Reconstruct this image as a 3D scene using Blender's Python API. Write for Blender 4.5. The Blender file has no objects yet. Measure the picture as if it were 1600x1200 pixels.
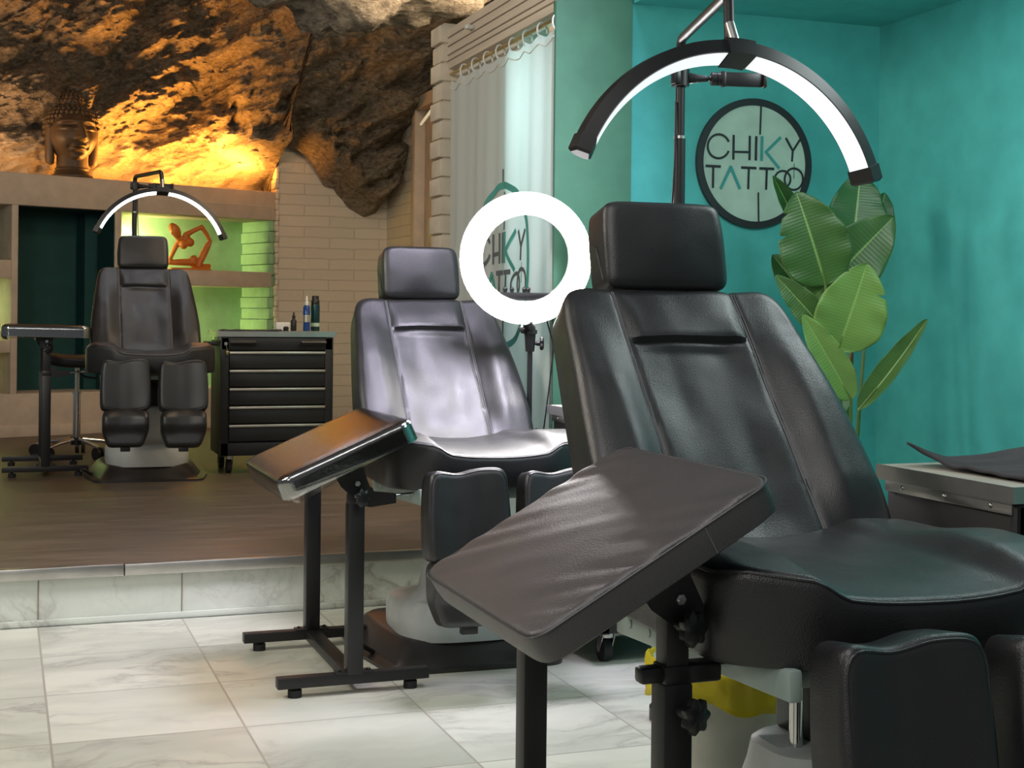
import bpy, bmesh, math, random
from mathutils import Vector, Matrix, noise
R = math.radians
random.seed(4)
scene = bpy.context.scene
col = scene.collection
# ------------------------------------------------------------------ camera
FPX, CX, CY, CAMH = 2184.0, 800.0, 495.0, 1.15
YAW, ROLL = R(20), R(0.6)
FW = Vector((math.sin(YAW), math.cos(YAW), 0)); RT = Vector((math.cos(YAW), -math.sin(YAW), 0)); UP = Vector((0, 0, 1))
RT2 = RT*math.cos(ROLL)+UP*math.sin(ROLL); UP2 = UP*math.cos(ROLL)-RT*math.sin(ROLL)
CAM = Vector((0, 0, CAMH))
def at(px, py, d):
    """world point seen at a photo pixel, d metres along the camera axis"""
    return CAM+(FW+RT2*((px-CX)/FPX)-UP2*((py-CY)/FPX))*d
cd = bpy.data.cameras.new('camera'); cam = bpy.data.objects.new('camera', cd); col.objects.link(cam)
cd.sensor_width = 36; cd.lens = FPX/1600*36; cd.shift_y = -(600-CY)/1600; cd.clip_start = .02
m3 = Matrix((RT2, UP2, -FW)).transposed()
cam.matrix_world = Matrix.Translation(CAM) @ m3.to_4x4()
scene.camera = cam
vs = scene.view_settings
vs.view_transform = 'Standard'; vs.look = 'None'; vs.gamma = 1; vs.use_curve_mapping = False; vs.exposure = 0.0
try: scene.cycles.use_denoising = True
except Exception: pass

# ------------------------------------------------------------------ materials
def srgb(r, g, b):
    f = lambda c: (c/255/12.92) if c/255 <= .04045 else ((c/255+.055)/1.055)**2.4
    return (f(r), f(g), f(b), 1)
class Nodes:
    def __init__(s, name):
        s.m = bpy.data.materials.new(name); s.m.use_nodes = True; s.t = s.m.node_tree; s.n = s.t.nodes
        s.b = s.n['Principled BSDF']; s.out = s.n['Material Output']
    def add(s, typ, **kw):
        n = s.n.new(typ)
        for k, v in kw.items():
            if k in n.inputs.keys(): n.inputs[k].default_value = v
            else: setattr(n, k, v)
        return n
    def link(s, a, b): s.t.links.new(a, b)
    def coord(s, kind='Object'):
        return s.add('ShaderNodeTexCoord').outputs[kind]
    def noise(s, vec, scale, detail=4, rough=.55):
        n = s.add('ShaderNodeTexNoise'); n.inputs['Scale'].default_value = scale; n.inputs['Detail'].default_value = detail
        n.inputs['Roughness'].default_value = rough; s.link(vec, n.inputs['Vector']); return n.outputs['Fac']
    def ramp(s, fac, stops):
        n = s.add('ShaderNodeValToRGB'); e = n.color_ramp.elements
        while len(e) < len(stops): e.new(.5)
        for i, (p, c) in enumerate(stops):
            e[i].position = p; e[i].color = c if len(c) == 4 else (*c, 1)
        s.link(fac, n.inputs['Fac']); return n.outputs['Color']
    def mix(s, fac, a, b, mode='MIX'):
        n = s.add('ShaderNodeMix', data_type='RGBA', blend_type=mode)
        for i, v in ((0, fac), (6, a), (7, b)):
            if hasattr(v, 'is_linked') or hasattr(v, 'links'): s.link(v, n.inputs[i])
            else: n.inputs[i].default_value = v
        return n.outputs[2]
    def bump(s, h, strength=.3, dist=.01):
        n = s.add('ShaderNodeBump'); n.inputs['Strength'].default_value = strength; n.inputs['Distance'].default_value = dist
        s.link(h, n.inputs['Height']); s.link(n.outputs['Normal'], s.b.inputs['Normal']); return n
    def mapping(s, vec, scale=(1, 1, 1), rot=(0, 0, 0), loc=(0, 0, 0)):
        n = s.add('ShaderNodeMapping'); n.inputs['Scale'].default_value = scale; n.inputs['Rotation'].default_value = rot
        n.inputs['Location'].default_value = loc; s.link(vec, n.inputs['Vector']); return n.outputs[0]
def plain(name, c, rough=.5, metal=0, spec=.5, bump=0, bscale=200, coat=0):
    k = Nodes(name); b = k.b
    b.inputs['Base Color'].default_value = c if len(c) == 4 else (*c, 1)
    b.inputs['Roughness'].default_value = rough; b.inputs['Metallic'].default_value = metal
    b.inputs['Specular IOR Level'].default_value = spec
    if coat: b.inputs['Coat Weight'].default_value = coat; b.inputs['Coat Roughness'].default_value = .15
    v = k.coord(); f = k.noise(v, 9, 3)
    c4 = c if len(c) == 4 else (*c, 1)
    d = tuple(x*.82 for x in c4[:3])+(1,)
    k.link(k.ramp(f, [(.3, d), (.7, c4)]), b.inputs['Base Color'])
    if bump: k.bump(k.noise(v, bscale, 3), bump, .002)
    return k.m
def emit(name, c, s):
    k = Nodes(name); k.b.inputs['Base Color'].default_value = (.8, .8, .8, 1)
    k.b.inputs['Emission Color'].default_value = (*c, 1); k.b.inputs['Emission Strength'].default_value = s
    return k.m
M = {}
def leather():
    k = Nodes('black_leather'); v = k.coord(); b = k.b
    n1 = k.noise(v, 5, 4); k.link(k.ramp(n1, [(.3, (.012, .012, .0135)), (.75, (.020, .020, .022))]), b.inputs['Base Color'])
    n2 = k.noise(v, 14, 5, .6)
    k.link(k.ramp(n2, [(.3, (.33,)*3), (.75, (.46,)*3)]), b.inputs['Roughness'])
    b.inputs['Specular IOR Level'].default_value = .62
    vo = k.add('ShaderNodeTexVoronoi'); vo.inputs['Scale'].default_value = 420; k.link(v, vo.inputs['Vector'])
    w = k.noise(v, 10, 3, .6)
    m = k.add('ShaderNodeMath', operation='MULTIPLY_ADD'); k.link(w, m.inputs[0]); m.inputs[1].default_value = 1.2; k.link(vo.outputs['Distance'], m.inputs[2])
    k.bump(m.outputs[0], .14, .004)
    return k.m
M['leather'] = leather()
def vinyl_pad():
    k = Nodes('matte_black_vinyl'); v = k.coord(); b = k.b
    n1 = k.noise(v, 4, 3); k.link(k.ramp(n1, [(.3, (.050, .046, .050)), (.8, (.070, .064, .068))]), b.inputs['Base Color'])
    b.inputs['Roughness'].default_value = .44; b.inputs['Specular IOR Level'].default_value = .8
    k.bump(k.noise(v, 300, 3), .5, .002)
    return k.m
M['vinyl'] = vinyl_pad()
M['thread'] = plain('grey_thread', (.15, .15, .16), .7)
M['black_metal'] = plain('black_powder_coated_metal', (.014, .014, .015), .42, 0, .5, .15, 500)
M['black_plastic'] = plain('black_plastic', (.012, .012, .013), .38)
M['rubber'] = plain('black_rubber', (.015, .015, .016), .75)
M['skirt'] = plain('dark_grey_base_skirt', (.030, .027, .027), .36)
M['grey_plastic'] = plain('pale_grey_plastic', (.55, .58, .57), .42)
M['frame_paint'] = plain('pale_green_grey_painted_steel', (.40, .50, .46), .45)
M['chrome'] = plain('chrome', (.75, .75, .75), .14, 1)
M['steel'] = plain('brushed_steel', (.62, .61, .58), .33, 1)
M['cart_black'] = plain('black_cart_enamel', (.009, .009, .010), .5)
M['cart_front'] = plain('black_drawer_front', (.012, .0125, .014), .48)
M['alu'] = plain('satin_aluminium', (.70, .66, .58), .34, .9)
M['cart_top'] = plain('grey_worktop', (.40, .37, .31), .5)
M['dark_cloth'] = plain('dark_grey_cloth', (.06, .056, .06), .9, 0, .2, .3, 300)
M['white_paint'] = plain('white_paint', (.70, .66, .58), .6)
M['cream_board'] = plain('cream_painted_wood', (.60, .50, .40), .6)
M['brick_paint'] = plain('warm_white_brick_paint', (.60, .52, .41), .6)
M['teal'] = plain('teal_wall_paint', (.075, .43, .405), .55, 0, .3)
M['sage'] = plain('sea_green_wall', (.08, .22, .145), .6, 0, .3)  # greener and darker than the teal next to it
M['mint'] = plain('mint_niche_paint', (.34, .58, .34), .7, 0, .2)
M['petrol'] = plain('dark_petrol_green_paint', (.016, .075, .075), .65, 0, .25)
M['brass'] = plain('brass', (.6, .45, .2), .3, 1)
M['bronze'] = plain('dark_bronze_resin', (.085, .058, .036), .5, 0, .4)
M['orange_wood'] = plain('orange_lacquered_wood', (.62, .17, .022), .38)
M['blue_glass'] = plain('blue_plastic_bottle', (.012, .06, .26), .2)
M['teal_can'] = plain('dark_teal_can', (.012, .06, .07), .3, .4)
M['white_plastic'] = plain('white_plastic', (.75, .75, .72), .35)
M['bin'] = plain('ivory_plastic_bin', (.62, .63, .54), .45)
M['sign_face'] = plain('pale_green_sign_panel', (.44, .60, .50), .5)
M['sign_black'] = plain('black_sign_lettering', (.012, .016, .018), .5)
M['sign_teal'] = plain('teal_sign_lettering', (.035, .30, .28), .5)
M['print_dark'] = plain('dark_grey_curtain_print', (.10, .12, .12), .8)
M['print_green'] = plain('green_curtain_print', (.07, .33, .27), .8)
def bagmat():
    k = Nodes('yellow_plastic_bag'); b = k.b; b.inputs['Base Color'].default_value = (.92, .80, .06, 1); b.inputs['Roughness'].default_value = .3
    tr = k.add('ShaderNodeBsdfTranslucent'); tr.inputs['Color'].default_value = (.95, .85, .10, 1); mx = k.add('ShaderNodeMixShader'); mx.inputs[0].default_value = .4
    k.link(b.outputs[0], mx.inputs[1]); k.link(tr.outputs[0], mx.inputs[2]); k.link(mx.outputs[0], k.out.inputs[0])
    k.bump(k.noise(k.coord(), 18, 5, .7), .5, .012)
    return k.m
M['bag'] = bagmat()
M['terracotta'] = plain('dark_planter', (.05, .05, .05), .6)
M['stem'] = plain('plant_stem', (.10, .17, .035), .5)
M['dry'] = plain('dried_sheath', (.16, .08, .035), .7)
M['groove'] = plain('board_groove_shade', (.30, .24, .18), .7)
M['ring_glow'] = emit('ring_light_diffuser', (1, .95, .95), 55)
M['lamp_glow'] = emit('crescent_lamp_diffuser', (.93, .98, 1), 6)
M['lamp_glow_near'] = emit('crescent_lamp_diffuser_dimmed', (.93, .97, 1), .85)
M['led_orange'] = emit('orange_led_strip', (1, .40, .05), 6)
M['led_warm'] = emit('warm_led_strip', (1, .85, .30), 6)

def marble(name, tile=True, base=((.53, .545, .465), (.77, .775, .675)), rough=.3):
    k = Nodes(name); v = k.coord(); b = k.b
    if tile:
        sx = k.mapping(v, loc=(-.13, -.43, 0))
        br = k.add('ShaderNodeTexBrick'); br.offset = 0; br.squash = 1
        for n_, val in (('Scale', 1), ('Mortar Size', .0035), ('Mortar Smooth', .1), ('Brick Width', .5150), ('Row Height', .497)): br.inputs[n_].default_value = val
        br.inputs['Color1'].default_value = (0, 0, 0, 1); br.inputs['Color2'].default_value = (1, 1, 1, 1); br.inputs['Mortar'].default_value = (.5, .5, .5, 1)
        k.link(sx, br.inputs['Vector'])
        # per-tile offset so that every tile carries its own vein
        sep = k.add('ShaderNodeSeparateXYZ'); k.link(sx, sep.inputs[0])
        comb = k.add('ShaderNodeCombineXYZ')
        for i, wdt in ((0, .515), (1, .497)):
            dv = k.add('ShaderNodeMath', operation='DIVIDE'); k.link(sep.outputs[i], dv.inputs[0]); dv.inputs[1].default_value = wdt
            fl = k.add('ShaderNodeMath', operation='FLOOR'); k.link(dv.outputs[0], fl.inputs[0]); k.link(fl.outputs[0], comb.inputs[i])
        wn = k.add('ShaderNodeTexWhiteNoise'); k.link(comb.outputs[0], wn.inputs['Vector'])
        sc = k.add('ShaderNodeVectorMath', operation='SCALE'); k.link(wn.outputs['Color'], sc.inputs[0]); sc.inputs['Scale'].default_value = 9
        ad = k.add('ShaderNodeVectorMath', operation='ADD'); k.link(sx, ad.inputs[0]); k.link(sc.outputs[0], ad.inputs[1])
        vv = ad.outputs[0]
    else: vv = v
    dn = k.add('ShaderNodeTexNoise'); dn.inputs['Scale'].default_value = 2.2; dn.inputs['Detail'].default_value = 5; k.link(vv, dn.inputs['Vector'])
    dm = k.add('ShaderNodeVectorMath', operation='MULTIPLY_ADD'); k.link(dn.outputs['Color'], dm.inputs[0]); dm.inputs[1].default_value = (.42, .42, .42); k.link(vv, dm.inputs[2])
    rot = k.mapping(dm.outputs[0], scale=(1.0, 3.4, 1), rot=(0, 0, R(-28)))
    w = k.noise(rot, 1.7, 6, .6)
    ab = k.add('ShaderNodeMath', operation='SUBTRACT'); k.link(w, ab.inputs[0]); ab.inputs[1].default_value = .5
    a2 = k.add('ShaderNodeMath', operation='ABSOLUTE'); k.link(ab.outputs[0], a2.inputs[0])
    vein = k.ramp(a2.outputs[0], [(0, (.10,)*3), (.016, (.55,)*3), (.07, (1,)*3)])
    cloud = k.ramp(k.noise(rot, .8, 4), [(.35, (*base[0], 1)), (.62, (*base[1], 1))])
    c1 = k.mix(vein, (.40, .395, .35, 1), cloud)
    big = k.ramp(k.noise(vv, 1.1, 2), [(.42, (0,)*3), (.62, (1,)*3)])
    c2 = k.mix(big, c1, cloud)
    if tile: c2 = k.mix(br.outputs['Fac'], c2, (.42, .40, .34, 1)); k.bump(br.outputs['Fac'], -.4, .003)
    k.link(c2, b.inputs['Base Color']); b.inputs['Roughness'].default_value = rough; b.inputs['Specular IOR Level'].default_value = .45
    return k.m
M['marble'] = marble('marble_floor_tile')
M['riser'] = marble('marble_riser', False, ((.62, .68, .60), (.78, .82, .74)), .25)
def planks():
    k = Nodes('brown_vinyl_planks'); v = k.coord(); b = k.b
    s = k.mapping(v, scale=(.9, 9, 1)); n = k.noise(s, 3.2, 7, .65)
    c = k.ramp(n, [(.3, (.060, .046, .034)), (.5, (.115, .087, .062)), (.7, (.19, .145, .105))])
    big = k.noise(v, .9, 3)
    c = k.mix(.25, c, (.115, .088, .063, 1)); k.link(c, b.inputs['Base Color'])
    k.link(k.ramp(n, [(.3, (.42,)*3), (.8, (.56,)*3)]), b.inputs['Roughness']); k.bump(n, .12, .003)
    return k.m
M['planks'] = planks()
def brick(name, axis):
    k = Nodes(name); v = k.coord(); b = k.b
    sp = k.add('ShaderNodeSeparateXYZ'); k.link(v, sp.inputs[0]); cb = k.add('ShaderNodeCombineXYZ')
    k.link(sp.outputs[axis], cb.inputs[0]); k.link(sp.outputs[2], cb.inputs[1])
    dn = k.add('ShaderNodeTexNoise'); dn.inputs['Scale'].default_value = 6; k.link(v, dn.inputs['Vector'])
    dm = k.add('ShaderNodeVectorMath', operation='MULTIPLY_ADD'); k.link(dn.outputs['Color'], dm.inputs[0]); dm.inputs[1].default_value = (.016, .016, 0); k.link(cb.outputs[0], dm.inputs[2])
    br = k.add('ShaderNodeTexBrick'); br.offset = .5
    for n_, val in (('Scale', 1), ('Mortar Size', .006), ('Mortar Smooth', .5), ('Brick Width', .44), ('Row Height', .091)): br.inputs[n_].default_value = val
    br.inputs['Color1'].default_value = (.68, .61, .50, 1); br.inputs['Color2'].default_value = (.64, .575, .47, 1); br.inputs['Mortar'].default_value = (.53, .47, .38, 1)
    k.link(dm.outputs[0], br.inputs['Vector']); k.link(br.outputs['Color'], b.inputs['Base Color']); b.inputs['Roughness'].default_value = .65
    n = k.noise(v, 26, 4)
    m = k.add('ShaderNodeMath', operation='MULTIPLY_ADD'); k.link(br.outputs['Fac'], m.inputs[0]); m.inputs[1].default_value = -1.0; k.link(n, m.inputs[2])
    k.bump(m.outputs[0], .45, .012)
    return k.m
M['brick_x'] = brick('white_painted_brick', 0); M['brick_y'] = brick('white_painted_brick_side', 1)
def boards():
    k = Nodes('cream_grooved_boards'); v = k.coord(); b = k.b
    s = k.mapping(v, scale=(.5, .5, 14)); n = k.noise(s, 3, 4)
    k.link(k.ramp(n, [(.3, (.52, .43, .34)), (.7, (.64, .54, .43))]), b.inputs['Base Color']); b.inputs['Roughness'].default_value = .55
    return k.m
M['boards'] = boards()
def rockmat():
    k = Nodes('cave_rock'); v = k.coord(); b = k.b
    st = k.mapping(v, scale=(1.0, 1.0, 2.2), rot=(0, R(28), 0))
    n1 = k.noise(v, 1.5, 8, .62); n2 = k.noise(st, 5, 9, .7); n3 = k.noise(st, 19, 8, .7)
    c1 = k.ramp(n1, [(.30, (.17, .14, .115)), (.48, (.32, .26, .19)), (.62, (.46, .38, .28)), (.75, (.58, .49, .38))])
    c2 = k.ramp(n2, [(.32, (.10, .08, .065)), (.5, (.34, .28, .205)), (.70, (.64, .55, .43))])
    c3 = k.ramp(n3, [(.36, (.07, .055, .045)), (.50, (.36, .30, .225)), (.66, (.68, .60, .48))])
    c = k.mix(.5, k.mix(.5, c1, c2), c3)
    sp = k.add('ShaderNodeSeparateXYZ'); k.link(v, sp.inputs[0])
    lw = k.add('ShaderNodeMath', operation='MULTIPLY_ADD'); k.link(n1, lw.inputs[0]); lw.inputs[1].default_value = 1.2; k.link(sp.outputs[2], lw.inputs[2])
    mr = k.add('ShaderNodeMapRange'); k.link(lw.outputs[0], mr.inputs[0]); mr.inputs[1].default_value = 3.16; mr.inputs[2].default_value = 3.06
    gx = k.add('ShaderNodeMapRange'); k.link(sp.outputs[0], gx.inputs[0]); gx.inputs[1].default_value = 2.1; gx.inputs[2].default_value = 1.95
    mm = k.add('ShaderNodeMath', operation='MULTIPLY'); k.link(mr.outputs[0], mm.inputs[0]); k.link(gx.outputs[0], mm.inputs[1])
    vo = k.add('ShaderNodeTexVoronoi', feature='DISTANCE_TO_EDGE'); vo.inputs['Scale'].default_value = 7; ds = k.add('ShaderNodeTexNoise'); ds.inputs['Scale'].default_value = 5; ds.inputs['Detail'].default_value = 5; k.link(v, ds.inputs['Vector'])
    dm = k.add('ShaderNodeVectorMath', operation='MULTIPLY_ADD'); k.link(ds.outputs['Color'], dm.inputs[0]); dm.inputs[1].default_value = (.35, .35, .35); k.link(st, dm.inputs[2]); k.link(dm.outputs[0], vo.inputs['Vector'])
    lime = k.mix(k.ramp(vo.outputs['Distance'], [(0, (.55,)*3), (.03, (0,)*3)]), (.68, .58, .44, 1), (.30, .22, .14, 1))
    c = k.mix(mm.outputs[0], c, lime)
    k.link(c, b.inputs['Base Color']); b.inputs['Roughness'].default_value = .85; b.inputs['Specular IOR Level'].default_value = .25
    m = k.add('ShaderNodeMath', operation='MULTIPLY_ADD'); k.link(n3, m.inputs[0]); m.inputs[1].default_value = .5; k.link(n2, m.inputs[2])
    k.bump(m.outputs[0], 1.0, .10)
    return k.m
M['rock'] = rockmat()
def curtainmat():
    k = Nodes('white_translucent_curtain'); b = k.b
    b.inputs['Base Color'].default_value = (.70, .72, .70, 1); b.inputs['Roughness'].default_value = .6
    tr = k.add('ShaderNodeBsdfTranslucent'); tr.inputs['Color'].default_value = (.72, .82, .80, 1)
    mx = k.add('ShaderNodeMixShader'); mx.inputs[0].default_value = .45
    k.link(b.outputs[0], mx.inputs[1]); k.link(tr.outputs[0], mx.inputs[2]); k.link(mx.outputs[0], k.out.inputs[0])
    k.bump(k.noise(k.coord(), 60, 3), .1, .003)
    return k.m
M['curtain'] = curtainmat()
def filmmat():
    k = Nodes('cling_film'); v = k.coord(); b = k.b
    b.inputs['Base Color'].default_value = (1, 1, 1, 1); b.inputs['Roughness'].default_value = .13; b.inputs['Specular IOR Level'].default_value = .9
    s = k.mapping(v, scale=(3, 30, 3), rot=(0, 0, R(12))); n = k.noise(s, 5, 5, .7); n2 = k.noise(v, 22, 4)
    m = k.add('ShaderNodeMath', operation='ADD'); k.link(n, m.inputs[0]); k.link(n2, m.inputs[1]); bn = k.bump(m.outputs[0], .13, .006)
    gl = k.add('ShaderNodeBsdfGlossy'); gl.inputs['Roughness'].default_value = .12; gl.inputs['Color'].default_value = (.95, .95, .95, 1); k.link(bn.outputs['Normal'], gl.inputs['Normal'])
    tp = k.add('ShaderNodeBsdfTransparent'); fr = k.add('ShaderNodeFresnel'); fr.inputs['IOR'].default_value = 4.2; k.link(bn.outputs['Normal'], fr.inputs['Normal'])
    mx = k.add('ShaderNodeMixShader'); k.link(fr.outputs[0], mx.inputs[0]); k.link(tp.outputs[0], mx.inputs[1]); k.link(gl.outputs[0], mx.inputs[2]); k.link(mx.outputs[0], k.out.inputs[0])
    return k.m
M['film'] = filmmat()
def leafmat(name, a, bb):
    k = Nodes(name); v = k.coord('UV'); b = k.b
    sp = k.add('ShaderNodeSeparateXYZ'); k.link(v, sp.inputs[0])
    wv = k.add('ShaderNodeMath', operation='SINE'); mu = k.add('ShaderNodeMath', operation='MULTIPLY'); k.link(sp.outputs[1], mu.inputs[0]); mu.inputs[1].default_value = 190
    k.link(mu.outputs[0], wv.inputs[0])
    n = k.noise(k.coord(), 6, 4)
    c = k.ramp(n, [(.3, a), (.7, bb)])
    u2 = k.add('ShaderNodeMath', operation='ABSOLUTE'); k.link(sp.outputs[0], u2.inputs[0])
    rib = k.ramp(u2.outputs[0], [(.0, (1,)*3), (.05, (0,)*3)])
    c = k.mix(rib, c, (.26, .42, .12, 1)); k.link(c, b.inputs['Base Color'])
    b.inputs['Roughness'].default_value = .42; k.bump(wv.outputs[0], .12, .002)
    return k.m
M['leaf_dark'] = leafmat('dark_green_leaf', (.020, .085, .022), (.035, .13, .03))
M['leaf_mid'] = leafmat('mid_green_leaf', (.040, .105, .024), (.062, .15, .034))
M['leaf_light'] = leafmat('light_green_leaf', (.12, .24, .05), (.165, .31, .07))

# ------------------------------------------------------------------ mesh helpers
def rot_to(d):
    return Vector(d).normalized().to_track_quat('Z', 'Y').to_matrix()
class MB:
    def __init__(s): s.v = []; s.f = []; s.uv = {}
    def add(s, vs_, fs): 
        o = len(s.v); s.v += [Vector(p) for p in vs_]; s.f += [tuple(i+o for i in f) for f in fs]; return s
    def bm(s, b):
        b.verts.ensure_lookup_table(); b.verts.index_update()
        s.add([v.co.copy() for v in b.verts], [[v.index for v in f.verts] for f in b.faces]); b.free(); return s
    def box(s, c, d, bev=0, rot=None, seg=2):
        b = bmesh.new(); bmesh.ops.create_cube(b, size=1)
        for v in b.verts: v.co = Vector((v.co.x*d[0], v.co.y*d[1], v.co.z*d[2]))
        if bev: bmesh.ops.bevel(b, geom=b.edges[:], offset=bev, segments=seg, profile=.5, affect='EDGES')
        for v in b.verts: v.co = (rot @ v.co if rot is not None else v.co)+Vector(c)
        return s.bm(b)
    def cyl(s, p0, p1, r0, r1=None, seg=24, cap=True):
        r1 = r0 if r1 is None else r1; p0 = Vector(p0); p1 = Vector(p1); m = rot_to(p1-p0); vs_ = []; fs = []
        for p, r in ((p0, r0), (p1, r1)):
            for i in range(seg): a = 2*math.pi*i/seg; vs_.append(p+m @ Vector((r*math.cos(a), r*math.sin(a), 0)))
        for i in range(seg): j = (i+1) % seg; fs.append((i, j, seg+j, seg+i))
        if cap: fs += [tuple(range(seg-1, -1, -1)), tuple(range(seg, 2*seg))]
        return s.add(vs_, fs)
    def tube(s, pts, r, seg=12, closed=False, cap=True):
        pts = [Vector(p) for p in pts]; n = len(pts); vs_ = []; fs = []; up = None
        for i, p in enumerate(pts):
            t = (pts[(i+1) % n]-pts[i-1]) if closed else (pts[min(i+1, n-1)]-pts[max(i-1, 0)])
            t = t.normalized()
            if up is None: up = t.orthogonal().normalized()
            up = (up-t*up.dot(t)).normalized(); w = t.cross(up)
            rr = r[i] if isinstance(r, (list, tuple)) else r
            for k in range(seg): a = 2*math.pi*k/seg; vs_.append(p+up*math.cos(a)*rr+w*math.sin(a)*rr)
        for i in range(n if closed else n-1):
            for k in range(seg):
                a, b2 = i*seg+k, i*seg+(k+1) % seg; c, d = ((i+1) % n)*seg+k, ((i+1) % n)*seg+(k+1) % seg; fs.append((a, b2, d, c))
        if not closed and cap: fs += [tuple(range(seg-1, -1, -1)), tuple(range((n-1)*seg, n*seg))]
        return s.add(vs_, fs)
    def lathe(s, prof, c=(0, 0, 0), seg=40, sx=1, sy=1, m=None, cap=True):
        c = Vector(c); vs_ = []; fs = []
        for r, z in prof:
            for k in range(seg):
                a = 2*math.pi*k/seg; q = Vector((r*math.cos(a)*sx, r*math.sin(a)*sy, z)); vs_.append(c+(m @ q if m is not None else q))
        for i in range(len(prof)-1):
            for k in range(seg): j = (k+1) % seg; fs.append((i*seg+k, i*seg+j, (i+1)*seg+j, (i+1)*seg+k))
        if cap: fs += [tuple(range(seg-1, -1, -1)), tuple(range((len(prof)-1)*seg, len(prof)*seg))]
        return s.add(vs_, fs)
    def prism(s, poly, f0, f1):
        """poly of 2D points; f0/f1 map a 2D point to 3D for the two caps"""
        n = len(poly); vs_ = [Vector(f0(*p)) for p in poly]+[Vector(f1(*p)) for p in poly]
        return s.add(vs_, [tuple(range(n-1, -1, -1)), tuple(range(n, 2*n))]+[(i, (i+1) % n, n+(i+1) % n, n+i) for i in range(n)])
    def loft(s, rings, cap=True):
        n = len(rings[0]); vs_ = [p for r in rings for p in r]; fs = []
        for i in range(len(rings)-1):
            for k in range(n): j = (k+1) % n; fs.append((i*n+k, i*n+j, (i+1)*n+j, (i+1)*n+k))
        if cap: fs += [tuple(range(n-1, -1, -1)), tuple(range((len(rings)-1)*n, len(rings)*n))]
        return s.add(vs_, fs)
    def ball(s, c, r, seg=16, rings=10, m=None):
        r = r if isinstance(r, (tuple, list)) else (r, r, r); c = Vector(c); vs_ = []; fs = []
        for i in range(rings+1):
            t = math.pi*i/rings
            for k in range(seg):
                a = 2*math.pi*k/seg; q = Vector((r[0]*math.sin(t)*math.cos(a), r[1]*math.sin(t)*math.sin(a), r[2]*math.cos(t))); vs_.append(c+(m @ q if m is not None else q))
        for i in range(rings):
            for k in range(seg): j = (k+1) % seg; fs.append((i*seg+k, (i+1)*seg+k, (i+1)*seg+j, i*seg+j))
        return s.add(vs_, fs)
    def build(s, name, mat, parent=None, smooth=True, ang=38, merge=True):
        me = bpy.data.meshes.new(name); me.from_pydata([tuple(v) for v in s.v], [], s.f); me.update()
        b = bmesh.new(); b.from_mesh(me)
        if merge: bmesh.ops.remove_doubles(b, verts=b.verts[:], dist=1e-5)
        bmesh.ops.recalc_face_normals(b, faces=b.faces[:]); b.to_mesh(me); b.free()
        if smooth:
            me.shade_smooth(); me.set_sharp_from_angle(angle=R(ang))
        o = bpy.data.objects.new(name, me); me.materials.append(M[mat] if isinstance(mat, str) else mat); col.objects.link(o)
        if parent is not None: o.parent = parent
        return o
def thing(name, label, cat, loc=(0, 0, 0), rz=0, group=None):
    o = bpy.data.objects.new(name, None); col.objects.link(o); o.empty_display_size = .1
    o.location = loc; o.rotation_euler = (0, 0, rz); o['label'] = label; o['category'] = cat
    if group: o['group'] = group
    return o
def tag(o, label, cat, group=None):
    o['label'] = label; o['category'] = cat
    if group: o['group'] = group
    return o
def struct(o): o['kind'] = 'structure'; return o
def copy_tree(o, parent=None):
    c = o.copy(); col.objects.link(c)
    if parent is not None: c.parent = parent
    for ch in list(o.children): copy_tree(ch, c)
    return c
def smooth01(a, b, x):
    if a == b: return float(x > a)
    t = max(0, min(1, (x-a)/(b-a))); return t*t*(3-2*t)
def pad(frame, W, s0, s1, thick, front, nu=44, nv=44, p=7, edge=.03, back_bulge=0):
    """upholstered cushion: frame(x,s,h)->3D, W(s) half width, front(x,s)->height of the front face"""
    mb = MB(); sm, sh = (s0+s1)/2, (s1-s0)/2
    def nodes(n): return [math.copysign(1-(1-abs(t))**1.7, t) for t in [-1+2*i/n for i in range(n+1)]]
    us, vs_ = nodes(nu), nodes(nv); pts = []; meta = []
    wref = W(sm); eu = edge/min(wref, sh)
    def place(u, v):
        m = max(abs(u), abs(v)); pn = (abs(u)**p+abs(v)**p)**(1/p) if m > 0 else 1
        k = m/pn if pn else 1
        s_ = sm+v*k*sh; return u*k*W(s_), s_, m
    for v in vs_:
        for u in us:
            x, s_, m = place(u, v); q = max(0, (m-(1-eu))/eu)
            drop = edge*(1-math.sqrt(max(0, 1-q*q)))
            pts.append(frame(x, s_, front(x, s_)-drop)); meta.append((u, v))
    fs = []
    for j in range(nv):
        for i in range(nu): a = j*(nu+1)+i; fs.append((a, a+1, a+nu+2, a+nu+1))
    loop = [(i, 0) for i in range(nu+1)]+[(nu, j) for j in range(1, nv+1)]+[(i, nv) for i in range(nu-1, -1, -1)]+[(0, j) for j in range(nv-1, 0, -1)]
    n = len(loop); prev = [j*(nu+1)+i for i, j in loop]
    for sc, hh in ((1, -thick+edge*.6), (1-eu*.25, -thick+edge*.18), (1-eu*.9, -thick-back_bulge*.3), (.5, -thick-back_bulge)):
        cur = []
        for i, j in loop:
            x, s_, m = place(us[i]*sc, vs_[j]*sc); cur.append(len(pts)); pts.append(frame(x, s_, hh))
        for k in range(n): fs.append((prev[k], cur[k], cur[(k+1) % n], prev[(k+1) % n]))
        prev = cur
    fs.append(tuple(prev)); mb.add(pts, fs)
    def rim(sc, lift=0, n=120):
        out = []
        for i in range(n):
            a = 2*math.pi*i/n; c_, s__ = math.cos(a), math.sin(a); k = 1/max(abs(c_), abs(s__)); x, s_, m = place(c_*k*sc, s__*k*sc)
            q = max(0, (sc-(1-eu))/eu); out.append(frame(x, s_, front(x, s_)-edge*(1-math.sqrt(max(0, 1-q*q)))+lift))
        return out
    mb.rim = rim
    return mb
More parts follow.
